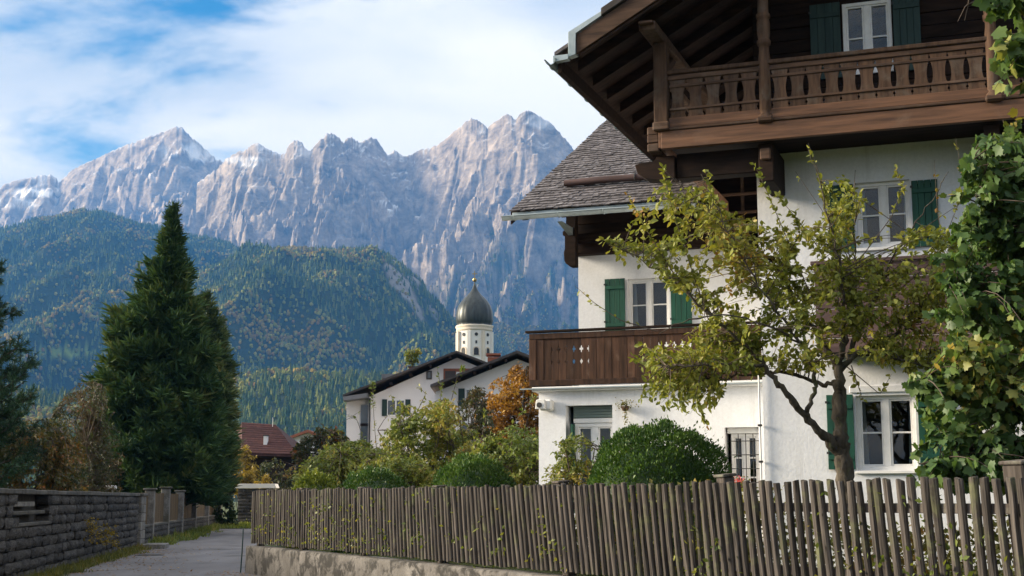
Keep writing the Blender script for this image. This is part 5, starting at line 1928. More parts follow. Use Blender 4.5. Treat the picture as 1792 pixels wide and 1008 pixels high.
def outline_plant(name, label, cat, poly, Y, spread, base_px, base_z, limbs, n_twigs, lpt, lsize, lm, seed, wr=0.6, shape=SIMPLE, twig_r=0.006, bark='bark', group=None, leaf_parts=0, clump=0.0,
                  droop=0.25, jitter=1.0, up_bias=0.55, tint_bias=0.0, shoots=(), bare=0.35, key=None, stem_r=0.03, n_stems=5, extra=None):
    """plant whose limbs reach into a crown; every twig grows from the nearest limb and carries its leaves"""
    rng = np.random.default_rng(seed)
    b = at_depth(base_px, 870, Y)
    root = empty(name, (b[0], Y, base_z))
    tag(root, label, cat, group)
    org = np.array([b[0], Y, base_z])
    T = Tubes()
    limb_pts = []
    if limbs is None:
        tg = sample_poly(poly, n_stems, rng)
        limbs_w = []
        for k in range(n_stems):
            tip = px_to_world(tg[k:k + 1] * [1, 0.6] + np.array([0, 0.4 * min(p_[1] for p_ in poly)]) * 1.0, np.array([Y + rng.uniform(-0.6, 0.6) * spread]))[0]
            b0 = org + np.array([rng.uniform(-0.25, 0.25) * spread, rng.uniform(-0.2, 0.2) * spread, 0])
            mid = b0 * 0.5 + tip * 0.5 + rng.normal(0, 0.06, 3) * np.linalg.norm(tip - b0)
            t = np.linspace(0, 1, 9)[:, None]
            pts = (1 - t) ** 2 * b0 + 2 * t * (1 - t) * mid + t ** 2 * tip
            limbs_w.append((pts, np.linspace(stem_r, stem_r * 0.25, 9)))
    else:
        limbs_w = []
        for L_ in limbs:
            a = np.array([(p_[0], p_[1]) for p_ in L_], float)
            dy = np.array([p_[2] if len(p_) > 2 else 0 for p_ in L_], float)
            rr_ = np.array([p_[3] if len(p_) > 3 else 3 for p_ in L_], float)
            rr_ = np.where(rr_ < 13, rr_ * 0.66, rr_ * 0.92)
            ti = np.linspace(0, len(L_) - 1, len(L_) * 5)
            a2 = np.stack([np.interp(ti, np.arange(len(L_)), a[:, 0]), np.interp(ti, np.arange(len(L_)), a[:, 1])], -1)
            for c_ in (0, 1):
                sm_ = np.convolve(np.pad(a2[:, c_], 3, mode='edge'), np.ones(7) / 7, mode='valid')
                a2[1:-1, c_] = sm_[1:-1]
            w_ = px_to_world(a2, Y + np.interp(ti, np.arange(len(L_)), dy))
            rad = np.interp(ti, np.arange(len(L_)), rr_) / F * Y
            w_[1:] += rng.normal(0, 0.012, w_[1:].shape) * min(1, Y / 15)
            limbs_w.append((w_, rad * (1 + 0.10 * rng.normal(0, 1, len(rad)))))
    for pts, rad in limbs_w:
        T.add(pts - org, rad, 8 if rad.max() > 0.05 else 5)
        limb_pts.append(pts[len(pts) // 5:])
    trunk = link('trunk' if stem_r > 0.05 or limbs is not None else 'stems', T.mesh('trunk'), MT[bark], root)
    LP = np.concatenate(limb_pts)
    tg = sample_poly(poly, n_twigs, rng, clump, seed * 0.37)
    W = px_to_world(tg, Y + rng.normal(0, 0.42, n_twigs) * spread)
    B = Tubes()
    P, D = [], []
    for k in range(n_twigs):
        d2 = np.sum((LP - W[k]) ** 2, 1) + 2.0 * np.maximum(0, LP[:, 2] - W[k][2]) ** 2
        s0 = LP[rng.choice(np.argsort(d2)[:6])]
        v = W[k] - s0
        ln = np.linalg.norm(v)
        mid = s0 + v * 0.55 + np.array([0, 0, 0.10 * ln]) + rng.normal(0, 0.05 * ln, 3)
        end = W[k] + np.array([0, 0, -droop * 0.25 * ln])
        t = np.linspace(0, 1, 5)[:, None]
        pts = (1 - t) ** 2 * s0 + 2 * t * (1 - t) * mid + t ** 2 * end
        B.add(pts - org, np.linspace(twig_r * (1 + ln), twig_r * 0.35, 5), 3)
        n_ = max(2, int(lpt * rng.uniform(0.6, 1.4)))
        tt_ = np.clip(1.02 - rng.power(1.6, n_) * 0 - rng.uniform(0, 1, n_) ** 1.3 * min(0.9, (0.35 + lpt * 0.02) / max(ln, 0.3)), bare, 1.02)[:, None]
        pp = (1 - tt_) ** 2 * s0 + 2 * tt_ * (1 - tt_) * mid + tt_ ** 2 * end
        tang = norm(2 * (1 - tt_) * (mid - s0) + 2 * tt_ * (end - mid))
        dd = norm(tang * 0.5 + rng.normal(0, 0.6, (n_, 3)) + np.array([0, 0, -droop]))
        P.append(pp + rng.normal(0, 0.25, (n_, 3)) * lsize * jitter)
        D.append(dd)
    for L_ in shoots:
        a = np.array([(p_[0], p_[1]) for p_ in L_], float)
        dy = np.array([p_[2] if len(p_) > 2 else 0 for p_ in L_], float)
        ti = np.linspace(0, len(L_) - 1, len(L_) * 6)
        a2 = np.stack([np.interp(ti, np.arange(len(L_)), a[:, c_]) for c_ in (0, 1)], -1)
        w_ = px_to_world(a2, Y + np.interp(ti, np.arange(len(L_)), dy))
        B.add(w_ - org, np.linspace(twig_r * 1.7, twig_r * 0.5, len(w_)), 5)
        ln = np.sum(np.linalg.norm(np.diff(w_, axis=0), axis=1))
        n_ = int(ln / lsize * (L_[0][3] if len(L_[0]) > 3 else 3.2))
        if n_ > 0:
            f = rng.uniform(0.15, 1.0, n_) * (len(w_) - 1.01)
            i_ = f.astype(int)
            pp = w_[i_] + (w_[i_ + 1] - w_[i_]) * (f - i_)[:, None]
            dd = norm(norm(w_[i_ + 1] - w_[i_]) * 0.45 + rng.normal(0, 0.7, (n_, 3)) + np.array([0, 0, -droop * 0.5]))
            P.append(pp)
            D.append(dd)
    link('twigs', B.mesh('twigs'), MT['twig'], root, 'stuff')
    P, D = np.concatenate(P) - org, np.concatenate(D)
    n_ = len(P)
    size = lsize * rng.uniform(0.65, 1.25, n_)
    wp_ = P + org
    tint = np.clip(0.5 + tint_bias + 0.42 * fbm(wp_[:, 0] * 0.9 + seed, wp_[:, 2] * 0.9, 3) + rng.normal(0, 0.17, n_), 0.01, 0.99)
    near = np.argsort(wp_[:, 1])
    k = 0
    if leaf_parts:
        pxx, pyy = project(wp_[:, 0], wp_[:, 1], wp_[:, 2])
        vis = near[(pxx[near] > 5) & (pxx[near] < 1787) & (pyy[near] > 5) & (pyy[near] < 840)][:leaf_parts]
        leaf_objects(root, P[vis], D[vis], size[vis], tint[vis], shape, key or name, lm, rng, wr, up_bias)
        keep = np.ones(n_, bool)
        keep[vis] = False
        P, D, size, tint = P[keep], D[keep], size[keep], tint[keep]
    link('crown' if cat == 'tree' else 'foliage', leaves_mesh('foliage', P, D, size, tint, shape, rng, wr, up_bias), lm, root, 'stuff')
    return root


LM = {
    'apple': leaf_mat('leaf_apple', [(0.0, (0.10, 0.13, 0.020)), (0.35, (0.19, 0.215, 0.034)), (0.65, (0.27, 0.275, 0.046)), (0.90, (0.34, 0.285, 0.055)), (1.0, (0.28, 0.14, 0.035))]),
    'maple': leaf_mat('leaf_maple', [(0.0, (0.032, 0.075, 0.020)), (0.5, (0.070, 0.130, 0.034)), (0.82, (0.13, 0.19, 0.046)), (0.94, (0.24, 0.24, 0.05)), (1.0, (0.36, 0.26, 0.05))], 0.32),
    'green': leaf_mat('leaf_green', [(0.0, (0.0585, 0.0936, 0.0182)), (0.5, (0.1365, 0.1755, 0.0338)), (0.85, (0.2470, 0.2535, 0.0468)), (1.0, (0.3250, 0.2470, 0.0650))]),
    'olive': leaf_mat('leaf_olive', [(0.0, (0.0562, 0.0725, 0.0175)), (0.4, (0.1187, 0.1313, 0.0300)), (0.8, (0.2125, 0.1875, 0.0425)), (1.0, (0.2750, 0.1500, 0.0375))]),
    'amber': leaf_mat('leaf_amber', [(0.0, (0.1020, 0.0504, 0.0120)), (0.4, (0.2280, 0.1080, 0.0192)), (0.8, (0.3600, 0.1860, 0.0264)), (1.0, (0.4320, 0.2640, 0.0360))]),
    'yellow': leaf_mat('leaf_yellow', [(0.0, (0.11, 0.085, 0.012)), (0.5, (0.25, 0.175, 0.020)), (1.0, (0.36, 0.25, 0.03))]),
    'brown': leaf_mat('leaf_brown', [(0.0, (0.026, 0.040, 0.016)), (0.55, (0.055, 0.064, 0.024)), (0.85, (0.085, 0.062, 0.028)), (1.0, (0.13, 0.065, 0.032))]),
    'mixed': leaf_mat('leaf_mixed', [(0.0, (0.0264, 0.0408, 0.0144)), (0.45, (0.0660, 0.0720, 0.0216)), (0.75, (0.1440, 0.1020, 0.0264)), (1.0, (0.2880, 0.1140, 0.0300))]),
    'redgreen': leaf_mat('leaf_redgreen', [(0.0, (0.0208, 0.0338, 0.0130)), (0.55, (0.0520, 0.0598, 0.0182)), (0.8, (0.1300, 0.0780, 0.0208)), (1.0, (0.2600, 0.0780, 0.0260))]),
    'box': leaf_mat('leaf_box', [(0.0, (0.0234, 0.0598, 0.0104)), (0.5, (0.0546, 0.1144, 0.0182)), (0.85, (0.1014, 0.1755, 0.0286)), (1.0, (0.1560, 0.2210, 0.0390))], 0.25),
    'lime': leaf_mat('leaf_lime', [(0.0, (0.0720, 0.1080, 0.0144)), (0.5, (0.1560, 0.1920, 0.0264)), (1.0, (0.2640, 0.2880, 0.0600))]),
    'ivy': leaf_mat('leaf_ivy', [(0.0, (0.010, 0.026, 0.010)), (0.6, (0.024, 0.050, 0.016)), (1.0, (0.05, 0.07, 0.02))]),
    'needle': leaf_mat('needle', [(0.0, (0.0182, 0.0442, 0.0182)), (0.45, (0.0416, 0.0858, 0.0286)), (0.8, (0.0858, 0.1365, 0.0390)), (1.0, (0.1430, 0.1625, 0.0468))], 0.15, 0.6, 0.2),
    'needle2': leaf_mat('needle2', [(0.0, (0.0225, 0.0450, 0.0200)), (0.45, (0.0500, 0.0850, 0.0300)), (0.8, (0.1063, 0.1350, 0.0425)), (1.0, (0.1750, 0.1562, 0.0562))], 0.15, 0.6, 0.2),
    'pine': leaf_mat('pine', [(0.0, (0.0144, 0.0384, 0.0240)), (0.6, (0.0360, 0.0816, 0.0408)), (1.0, (0.0660, 0.1200, 0.0504))], 0.12, 0.6, 0.2),
    'pink': leaf_mat('petal_pink', [(0.0, (0.45, 0.05, 0.07)), (1.0, (0.65, 0.16, 0.18))]),
}

# ---- apple tree in front of the house
YA = 15.6
apple_limbs = [
    [(1484, 900, 0, 18), (1482, 838, 0, 17), (1474, 795, 0, 16), (1470, 745, 0, 13.2), (1468, 690, 0, 13), (1469, 640, 0, 11)],
    [(1474, 792, 0, 14), (1440, 762, -0.1, 11), (1410, 728, -0.2, 10), (1380, 696, -0.3, 9), (1356, 664, -0.3, 7), (1335, 632, -0.3, 6), (1300, 600, -0.4, 5), (1250, 560, -0.5, 4), (1195, 505, -0.5, 3), (1130, 455, -0.5, 2), (1060, 424, -0.5, 1.2)],
    [(1468, 668, 0, 8), (1440, 676, 0.2, 6), (1405, 660, 0.3, 5), (1365, 650, 0.4, 4.5), (1320, 655, 0.5, 3), (1270, 660, 0.5, 2.5), (1210, 680, 0.5, 1.5)],
    [(1410, 728, -0.2, 7), (1425, 690, -0.3, 6), (1428, 650, -0.4, 5), (1400, 600, -0.5, 4), (1350, 530, -0.6, 3), (1290, 440, -0.6, 2), (1240, 340, -0.6, 1.2), (1228, 305, -0.6, 1)],
    [(1469, 645, 0, 11), (1440, 600, 0.1, 7), (1400, 540, 0.2, 5), (1360, 470, 0.3, 4), (1300, 400, 0.3, 2.5), (1200, 340, 0.3, 1.5), (1165, 295, 0.3, 1)],
    [(1469, 640, 0, 10), (1475, 600, -0.2, 7), (1480, 540, -0.3, 5), (1470, 450, -0.4, 3), (1440, 340, -0.5, 2), (1418, 262, -0.5, 1)],
    [(1470, 640, 0, 9), (1510, 610, 0.1, 7), (1560, 590, 0.2, 5), (1610, 560, 0.2, 3.5), (1660, 500, 0.3, 2), (1690, 440, 0.3, 1)],
    [(1470, 650, 0, 8), (1500, 590, 0.3, 6), (1530, 520, 0.4, 4), (1570, 430, 0.5, 2.5), (1640, 340, 0.5, 1.5), (1660, 300, 0.5, 1)],
    [(1469, 635, 0, 7), (1490, 560, 0.5, 5), (1500, 470, 0.6, 3), (1495, 380, 0.6, 2), (1495, 300, 0.6, 1)],
    [(1510, 612, 0.1, 5), (1560, 625, -0.2, 4), (1620, 640, -0.3, 2.5), (1660, 660, -0.3, 1.2)],
    [(1340, 640, -0.3, 4), (1290, 640, -0.6, 3), (1230, 640, -0.8, 2), (1150, 640, -0.9, 1.2)],
    [(1400, 600, -0.5, 3), (1330, 560, -0.9, 2.5), (1240, 545, -1.0, 2), (1150, 580, -1.0, 1.2)],
]
apple_poly = [(1052, 428), (1075, 415), (1130, 425), (1150, 400), (1105, 350), (1120, 335), (1165, 352), (1180, 330), (1200, 360), (1235, 318), (1255, 350), (1300, 385), (1345, 375), (1380, 400), (1430, 400), (1440, 330), (1470, 345), (1500, 310),
              (1515, 350), (1480, 440), (1560, 440), (1590, 400), (1660, 380), (1680, 430), (1670, 520), (1690, 560), (1660, 640), (1610, 650), (1540, 640), (1500, 625), (1420, 640), (1360, 640), (1330, 660), (1290, 655), (1262, 690), (1240, 735), (1200, 715), (1150, 700),
              (1120, 690), (1140, 650), (1100, 610), (1120, 590), (1190, 585), (1230, 560), (1200, 510), (1130, 465)]
apple_shoots = [
    [(1240, 560, -0.5, 4), (1200, 440, -0.5), (1175, 360, -0.5), (1158, 288, -0.5)], [(1300, 500, 0, 4), (1270, 400, 0), (1245, 340, 0), (1234, 298, 0)], [(1420, 520, 0, 2.5), (1370, 400, 0), (1340, 330, 0), (1318, 284, 0)],
    [(1470, 560, -0.4, 1.4), (1460, 420, -0.4), (1440, 320, -0.4), (1414, 250, -0.4)], [(1500, 480, 0.4, 0.25), (1440, 370, 0.4), (1392, 300, 0.4)], [(1500, 560, 0.2, 3), (1480, 400, 0.2), (1478, 310, 0.2)], [(1530, 520, 0.2, 0.9), (1600, 470, 0.2), (1660, 400, 0.2), (1688, 330, 0.2), (1672, 240, 0.2)],
    [(1560, 520, 0.3, 0.5), (1650, 440, 0.3), (1640, 360, 0.3), (1635, 280, 0.3)], [(1480, 330, 0.2, 0.6), (1580, 400, 0.2), (1640, 430, 0.2)], [(1540, 460, 0, 0.5), (1600, 410, 0), (1690, 350, 0)], [(1470, 500, 0, 2), (1560, 380, 0), (1580, 330, 0), (1565, 286, 0)],
    [(1150, 580, -0.9, 0.8), (1085, 560, -0.9), (1040, 530, -0.9), (1006, 500, -0.9)], [(1160, 640, -0.8, 4), (1130, 670, -0.8), (1120, 700, -0.8)], [(1230, 640, -0.8, 4), (1215, 700, -0.8), (1238, 745, -0.8)], [(1110, 450, -0.5, 5), (1080, 425, -0.5), (1050, 420, -0.5)],
    [(1180, 480, -0.4, 4), (1130, 400, -0.4), (1095, 335, -0.4)], [(1480, 640, 0, 0.8), (1540, 690, -0.2), (1560, 655, -0.2)], [(1490, 640, 0, 2.0), (1500, 670, -0.3), (1510, 700, -0.3)], [(1360, 480, 0, 4), (1400, 410, 0), (1390, 370, 0)],
    [(1430, 430, 0, 4), (1400, 390, 0), (1355, 335, 0)]]
outline_plant('apple_tree', 'gnarled apple tree with yellow-green leaves in front of the white house', 'tree', apple_poly, YA, 1.0, 1482, GZ, apple_limbs, 1050, 14, 0.074, LM['apple'], 31, wr=0.62,
              twig_r=0.0042, leaf_parts=300, droop=0.3, shoots=apple_shoots, clump=42, bare=0.30, stem_r=0.13)

# ---- maple at the right edge
YP = 13.2
maple_poly = [(1705, 235), (1735, 215), (1770, 225), (1850, 240), (1990, 300), (2060, 480), (2060, 760), (1960, 840), (1800, 850), (1640, 842), (1590, 815), (1600, 790), (1650, 780), (1655, 745), (1620, 720), (1610, 690), (1590, 655), (1640, 640), (1655, 600), (1640, 560), (1665, 520), (1650, 470), (1672, 430), (1668, 380), (1690, 330), (1690, 270)]
maple_limbs = [[(1830, 960, 0.3, 30), (1830, 800, 0.3, 26), (1825, 640, 0.2, 20), (1815, 480, 0.2, 13), (1790, 340, 0.1, 7), (1750, 250, 0, 3)], [(1828, 760, 0.3, 12), (1760, 700, 0, 7), (1690, 670, -0.2, 4), (1620, 660, -0.3, 2)], [(1828, 800, 0.3, 10), (1750, 790, 0, 6), (1680, 790, -0.3, 4), (1610, 815, -0.4, 2)],
               [(1822, 600, 0.2, 10), (1760, 540, 0, 6), (1700, 510, -0.2, 4), (1660, 500, -0.3, 2)], [(1815, 500, 0.2, 8), (1760, 420, 0, 5), (1710, 360, -0.2, 3), (1700, 280, -0.3, 1.5)], [(1815, 480, 0.2, 8), (1880, 380, 0, 5), (1950, 320, 0, 3)], [(1826, 640, 0.2, 9), (1900, 560, 0, 6), (2000, 520, 0, 3)]]
outline_plant('maple_tree', 'dense dark green maple with large lobed leaves by the fence post', 'tree', maple_poly, YP, 0.75, 1830, GZ, maple_limbs, 2300, 9, 0.092, LM['maple'], 41, clump=34, wr=0.95, shape=MAPLE, twig_r=0.005, leaf_parts=300, droop=0.75, up_bias=0.35, bare=0.25, stem_r=0.15,
              shoots=[[(1800, 330, 0, 2.5), (1770, 260, 0), (1755, 210, 0)], [(1740, 330, -0.2, 2.5), (1722, 270, -0.2), (1710, 240, -0.2)], [(1720, 570, -0.2, 3), (1660, 550, -0.3), (1615, 548, -0.3)], [(1720, 480, -0.2, 3), (1665, 455, -0.3), (1632, 450, -0.3)], [(1720, 640, -0.2, 3), (1640, 655, -0.3), (1585, 672, -0.3)], [(1710, 740, -0.2, 3), (1640, 760, -0.3), (1600, 790, -0.3)], [(1720, 360, -0.2, 3), (1680, 340, -0.3), (1655, 345, -0.3)], [(1760, 300, 0, 3), (1775, 230, 0), (1782, 195, 0)]])
up_poly = [(1722, -60), (1715, 0), (1735, 30), (1728, 70), (1745, 100), (1728, 130), (1745, 152), (1790, 150), (1860, 120), (1900, -60)]
outline_plant('overhanging_maple', 'yellow-tipped maple branch hanging over the upper balcony', 'tree', up_poly, 12.0, 0.4, 2020, GZ, [[(2020, 1000, 0, 30), (2010, 600, 0, 22), (1980, 200, 0, 14), (1900, 0, 0, 8), (1820, -30, 0, 4), (1750, 20, 0, 2)], [(1900, 0, 0, 6), (1830, 60, 0, 3), (1760, 110, 0, 1.5)]],
              75, 9, 0.135, LM['maple'], 43, wr=0.95, shape=MAPLE, twig_r=0.005, droop=0.7, up_bias=0.35, bare=0.2, tint_bias=0.26, leaf_parts=60, key='maple_tree', shoots=[[(1730, -10, 0, 0.0), (1690, 10, 0), (1676, 38, 0)], [(1700, -40, 0, 0.0), (1694, 10, 0), (1688, 36, 0)]])

# ---- garden shrubs behind the fence
shrubs = [
    ('low leafy green shrub in front of the arching shrub by the white gabled house', [(600, 864), (605, 825), (640, 800), (690, 790), (735, 800), (765, 830), (770, 864)], 31.0, 1.2, 690, 170, 22, 0.09, 'green', 0.4, 0.05),
    ('bushy olive shrub filling the space under the amber tree', [(775, 864), (780, 800), (820, 770), (865, 765), (900, 790), (930, 830), (935, 864)], 33.0, 1.4, 850, 200, 22, 0.10, 'olive', 0.5, 0.1),
    ('arching olive green shrub above the far end of the picket fence', [(508, 862), (515, 820), (535, 790), (565, 772), (610, 765), (660, 772), (700, 795), (725, 835), (730, 862)], 34.0, 2.2, 620, 240, 24, 0.10, 'green', 0.5, 0.0),
    ('tall yellow-green shrub with upright shoots in front of the white gabled house', [(640, 862), (650, 790), (680, 755), (690, 715), (715, 690), (735, 710), (765, 690), (795, 690), (805, 730), (835, 745), (840, 800), (835, 862)], 37.0, 1.8, 740, 300, 24, 0.12, 'green', 0.6, 0.16),
    ('dark brownish shrub between the tall green shrub and the amber tree', [(790, 790), (795, 730), (808, 700), (830, 672), (858, 684), (866, 740), (850, 800)], 42.0, 1.0, 825, 70, 18, 0.12, 'brown', 0.6, 0.1),
    ('broad leafy green shrub next to the corner of the terrace wing', [(815, 862), (825, 790), (865, 755), (905, 735), (935, 742), (960, 775), (1010, 800), (1040, 862)], 28.0, 1.6, 900, 230, 22, 0.10, 'green', 0.45, -0.05),
    ('loose pale green shrub before the roller shutter window', [(945, 862), (955, 800), (975, 765), (990, 748), (1012, 755), (1020, 800), (1060, 790), (1095, 770), (1120, 775), (1080, 862)], 22.6, 0.7, 1010, 90, 16, 0.075, 'green', 0.5, 0.1),
    ('sparse shrub with thin leafy tips rising behind the round clipped bush', [(1090, 800), (1085, 755), (1110, 738), (1150, 742), (1140, 775), (1120, 800)], 21.6, 0.4, 1110, 26, 12, 0.07, 'green', 0.5, 0.15),
]
sh_shoots = {3: [[(660, 800, 0, 3.2), (655, 740, 0), (652, 690, 0), (653, 668, 0)], [(770, 720, 0, 2.4), (772, 680, 0), (765, 642, 0)], [(730, 720, 0, 2.4), (745, 690, 0), (730, 672, 0)], [(790, 700, 0, 3), (800, 660, 0), (812, 640, 0)], [(700, 760, 0, 2), (690, 715, 0), (684, 690, 0)]],
             2: [[(600, 780, 0, 1.5), (590, 745, 0), (630, 720, 0)], [(560, 790, 0, 1.5), (575, 760, 0), (600, 752, 0)], [(640, 780, 0, 1.2), (625, 735, 0), (606, 725, 0)]],
             5: [[(900, 740, 0, 3), (930, 700, 0), (936, 690, 0)], [(840, 780, 0, 3), (850, 735, 0), (848, 720, 0)]]}
for k, (lab, poly, Y, sp, bx, nt, lp, ls, mm, dr, tb) in enumerate(shrubs):
    outline_plant('shrub', lab, 'shrub', poly, Y, sp, bx, GZ, None, int(nt * 1.7), int(lp * 1.35), ls, LM[mm], 50 + k, wr=0.5, droop=dr, tint_bias=tb, clump=26, shape=DIAM, shoots=sh_shoots.get(k, ()), n_stems=9, stem_r=0.035)
outline_plant('amber_tree', 'small amber and rust coloured autumn tree beside the terrace balcony', 'tree', [(832, 800), (828, 735), (842, 690), (865, 665), (890, 655), (905, 632), (925, 640), (950, 640), (965, 720), (950, 800)], 46.0, 1.8, 900, GZ, None, 360, 28, 0.14, LM['amber'], 61, wr=0.55, shape=DIAM, clump=22, n_stems=7, stem_r=0.07)

# left of the lane
outline_plant('shrub', 'mixed green and rust shrub growing over the dark stone wall', 'shrub', [(-90, 862), (-90, 770), (-20, 752), (40, 735), (85, 728), (125, 742), (150, 790), (158, 862)], 36.0, 2.4, 40, 0, None, 460, 30, 0.11, LM['mixed'], 70, wr=0.5, shape=DIAM, clump=24, n_stems=9, stem_r=0.04, droop=0.4)
outline_plant('shrub', 'reddish brown loose shrub at the left foot of the big spruce', 'shrub', [(60, 862), (75, 780), (95, 715), (118, 690), (135, 668), (160, 655), (190, 690), (215, 760), (215, 862)], 45.0, 1.6, 145, 0, None, 460, 34, 0.095, LM['brown'], 71, wr=0.4, shape=DIAM, clump=20, n_stems=8, stem_r=0.04, tint_bias=0.08)
outline_plant('shrub', 'bright yellow autumn bush in front of the red roofed house', 'shrub', [(392, 862), (398, 800), (412, 780), (430, 778), (448, 800), (462, 862)], 96.0, 2.0, 425, 0, None, 120, 26, 0.24, LM['yellow'], 72, wr=0.55, shape=DIAM, clump=16, n_stems=6)
outline_plant('shrub', 'dull green bush between the yellow bush and the fence end', 'shrub', [(440, 865), (448, 815), (470, 802), (500, 806), (525, 830), (530, 865)], 100.0, 2.5, 485, 0, None, 130, 26, 0.24, LM['mixed'], 73, wr=0.55, shape=DIAM, clump=18, n_stems=6, tint_bias=-0.1)
outline_plant('broadleaf_tree', 'dark green tree turning red beside the white gabled house', 'tree', [(512, 815), (516, 775), (535, 755), (560, 746), (592, 750), (615, 768), (615, 830), (530, 830)], 66.0, 2.5, 565, 0, None, 170, 26, 0.20, LM['redgreen'], 74, wr=0.6, shape=DIAM, clump=20, n_stems=7, stem_r=0.09, shoots=[[(575, 755, 0, 0.8), (560, 740, 0), (545, 735, 0)]])
outline_plant('ivy', 'dark ivy draped over the last posts of the garden enclosure', 'plant', [(372, 912), (368, 850), (378, 828), (400, 828), (412, 848), (410, 880), (418, 915)], 79.5, 0.7, 392, 0, None, 130, 26, 0.17, LM['ivy'], 75, wr=0.8, shape=DIAM, clump=14, n_stems=5)
outline_plant('shrub', 'small yellow bush behind the bend wall coping', 'shrub', [(455, 862), (458, 838), (466, 826), (474, 836), (482, 862)], 92.0, 0.6, 467, 0, None, 40, 20, 0.2, LM['yellow'], 76, wr=0.55, shape=DIAM, n_stems=4)
outline_plant('potted_shrub', 'round green shrub standing on a chimney of the white gabled house', 'shrub', [(709, 636), (708, 620), (716, 610), (724, 616), (733, 604), (737, 618), (728, 636)], YN + 3.6, 0.3, 719, float(nb(719, 634, YN)[1]) + 0.08, None, 40, 20, 0.16, LM['green'], 77, wr=0.5, shape=DIAM, n_stems=4, stem_r=0.02)


# ---- clipped box domes
def dome_bush(name, label, px0, px1, pytop, Y, lsize, n, lm, seed, tb=0.0, rough=0.06, flat=1.0):
    rng = np.random.default_rng(seed)
    c = at_depth((px0 + px1) / 2, 860, Y)
    rx = (px1 - px0) / 2 / F * Y
    top = at_depth((px0 + px1) / 2, pytop, Y)[2] - GZ
    root = empty(name, (c[0], Y, GZ))
    tag(root, label, 'bush', 'clipped bushes behind the fence')
    ry = rx * 0.9
    u = rng.normal(0, 1, (n * 2, 3))
    u = norm(u)
    u = u[u[:, 2] > -0.25][:n]
    lump = 1 + rough * fbm(u[:, 0] * 3 + seed, u[:, 2] * 3 + u[:, 1] * 2, 3)
    rad = lump * (1 - np.abs(rng.normal(0, 0.05, len(u))) + (rng.uniform(0, 1, len(u)) < 0.03) * rng.uniform(0, 0.09, len(u)))
    e = 0.5
    P = np.stack([u[:, 0] * rx, u[:, 1] * ry, np.sign(u[:, 2]) * np.abs(u[:, 2]) ** e * top], -1) * rad[:, None]
    P[:, 2] = np.maximum(P[:, 2], 0.0)
    D = norm(u * 0.8 + np.array([0, 0, 0.5]) + rng.normal(0, 0.5, u.shape))
    tint = np.clip(0.42 + tb + 0.35 * fbm(P[:, 0] * 2.2 + seed, P[:, 2] * 2.2 + P[:, 1], 3) + rng.normal(0, 0.18, len(u)), 0.01, 0.99)
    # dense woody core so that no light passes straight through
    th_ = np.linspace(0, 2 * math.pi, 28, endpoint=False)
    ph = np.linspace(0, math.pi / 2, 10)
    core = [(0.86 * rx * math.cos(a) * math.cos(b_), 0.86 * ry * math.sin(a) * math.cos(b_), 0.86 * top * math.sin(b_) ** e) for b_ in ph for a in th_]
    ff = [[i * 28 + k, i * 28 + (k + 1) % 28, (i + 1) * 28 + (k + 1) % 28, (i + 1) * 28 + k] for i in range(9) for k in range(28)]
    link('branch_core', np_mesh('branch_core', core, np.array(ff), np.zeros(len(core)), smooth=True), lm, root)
    link('foliage', leaves_mesh('foliage', P, D, lsize * rng.uniform(0.7, 1.3, len(P)), tint, DIAM, rng, 0.5, 0.2), lm, root, 'stuff')
    return root


dome_bush('box_bush', 'large round clipped dark green bush before the barred window', 1018, 1288, 744, 19.0, 0.050, 26000, LM['box'], 81)
dome_bush('box_bush', 'medium clipped dark green bush below the tall yellow-green shrub', 748, 908, 799, 23.4, 0.055, 12000, LM['box'], 82, 0.05)
dome_bush('box_bush', 'low dark bluish green clipped bush beside the pale variegated bush', 588, 724, 821, 26.8, 0.055, 9000, LM['box'], 83, -0.05, 0.08)
dome_bush('variegated_bush', 'low pale green variegated bush at the fence end', 508, 594, 829, 29.2, 0.07, 5000, LM['lime'], 84, 0, 0.12)


# ---- conifers
def spikes_mesh(name, P, D, ln, wd, tint, rng, blades=3):
    """needle shoots: crossed slender blades along each shoot axis"""
    D = norm(D)
    vs, fs, ts = [], [], []
    R = norm(rng.normal(0, 1, P.shape))
    S0 = norm(np.cross(D, R))
    N0 = np.cross(S0, D)
    off = 0
    for b in range(blades):
        a = math.pi * b / blades
        S = S0 * math.cos(a) + N0 * math.sin(a)
        bend = D + rng.normal(0, 0.12, D.shape)
        V = np.stack([P, P + D * (ln * 0.35)[:, None] + S * wd[:, None], P + bend * ln[:, None], P + D * (ln * 0.35)[:, None] - S * wd[:, None]], 1)
        vs.append(V.reshape(-1, 3))
        i = np.arange(len(P)) * 4 + off
        fs.append(np.stack([i, i + 1, i + 2, i + 3], -1))
        ts.append(np.repeat(tint, 4))
        off += len(P) * 4
    return np_mesh(name, np.concatenate(vs), np.concatenate(fs), np.concatenate(ts))


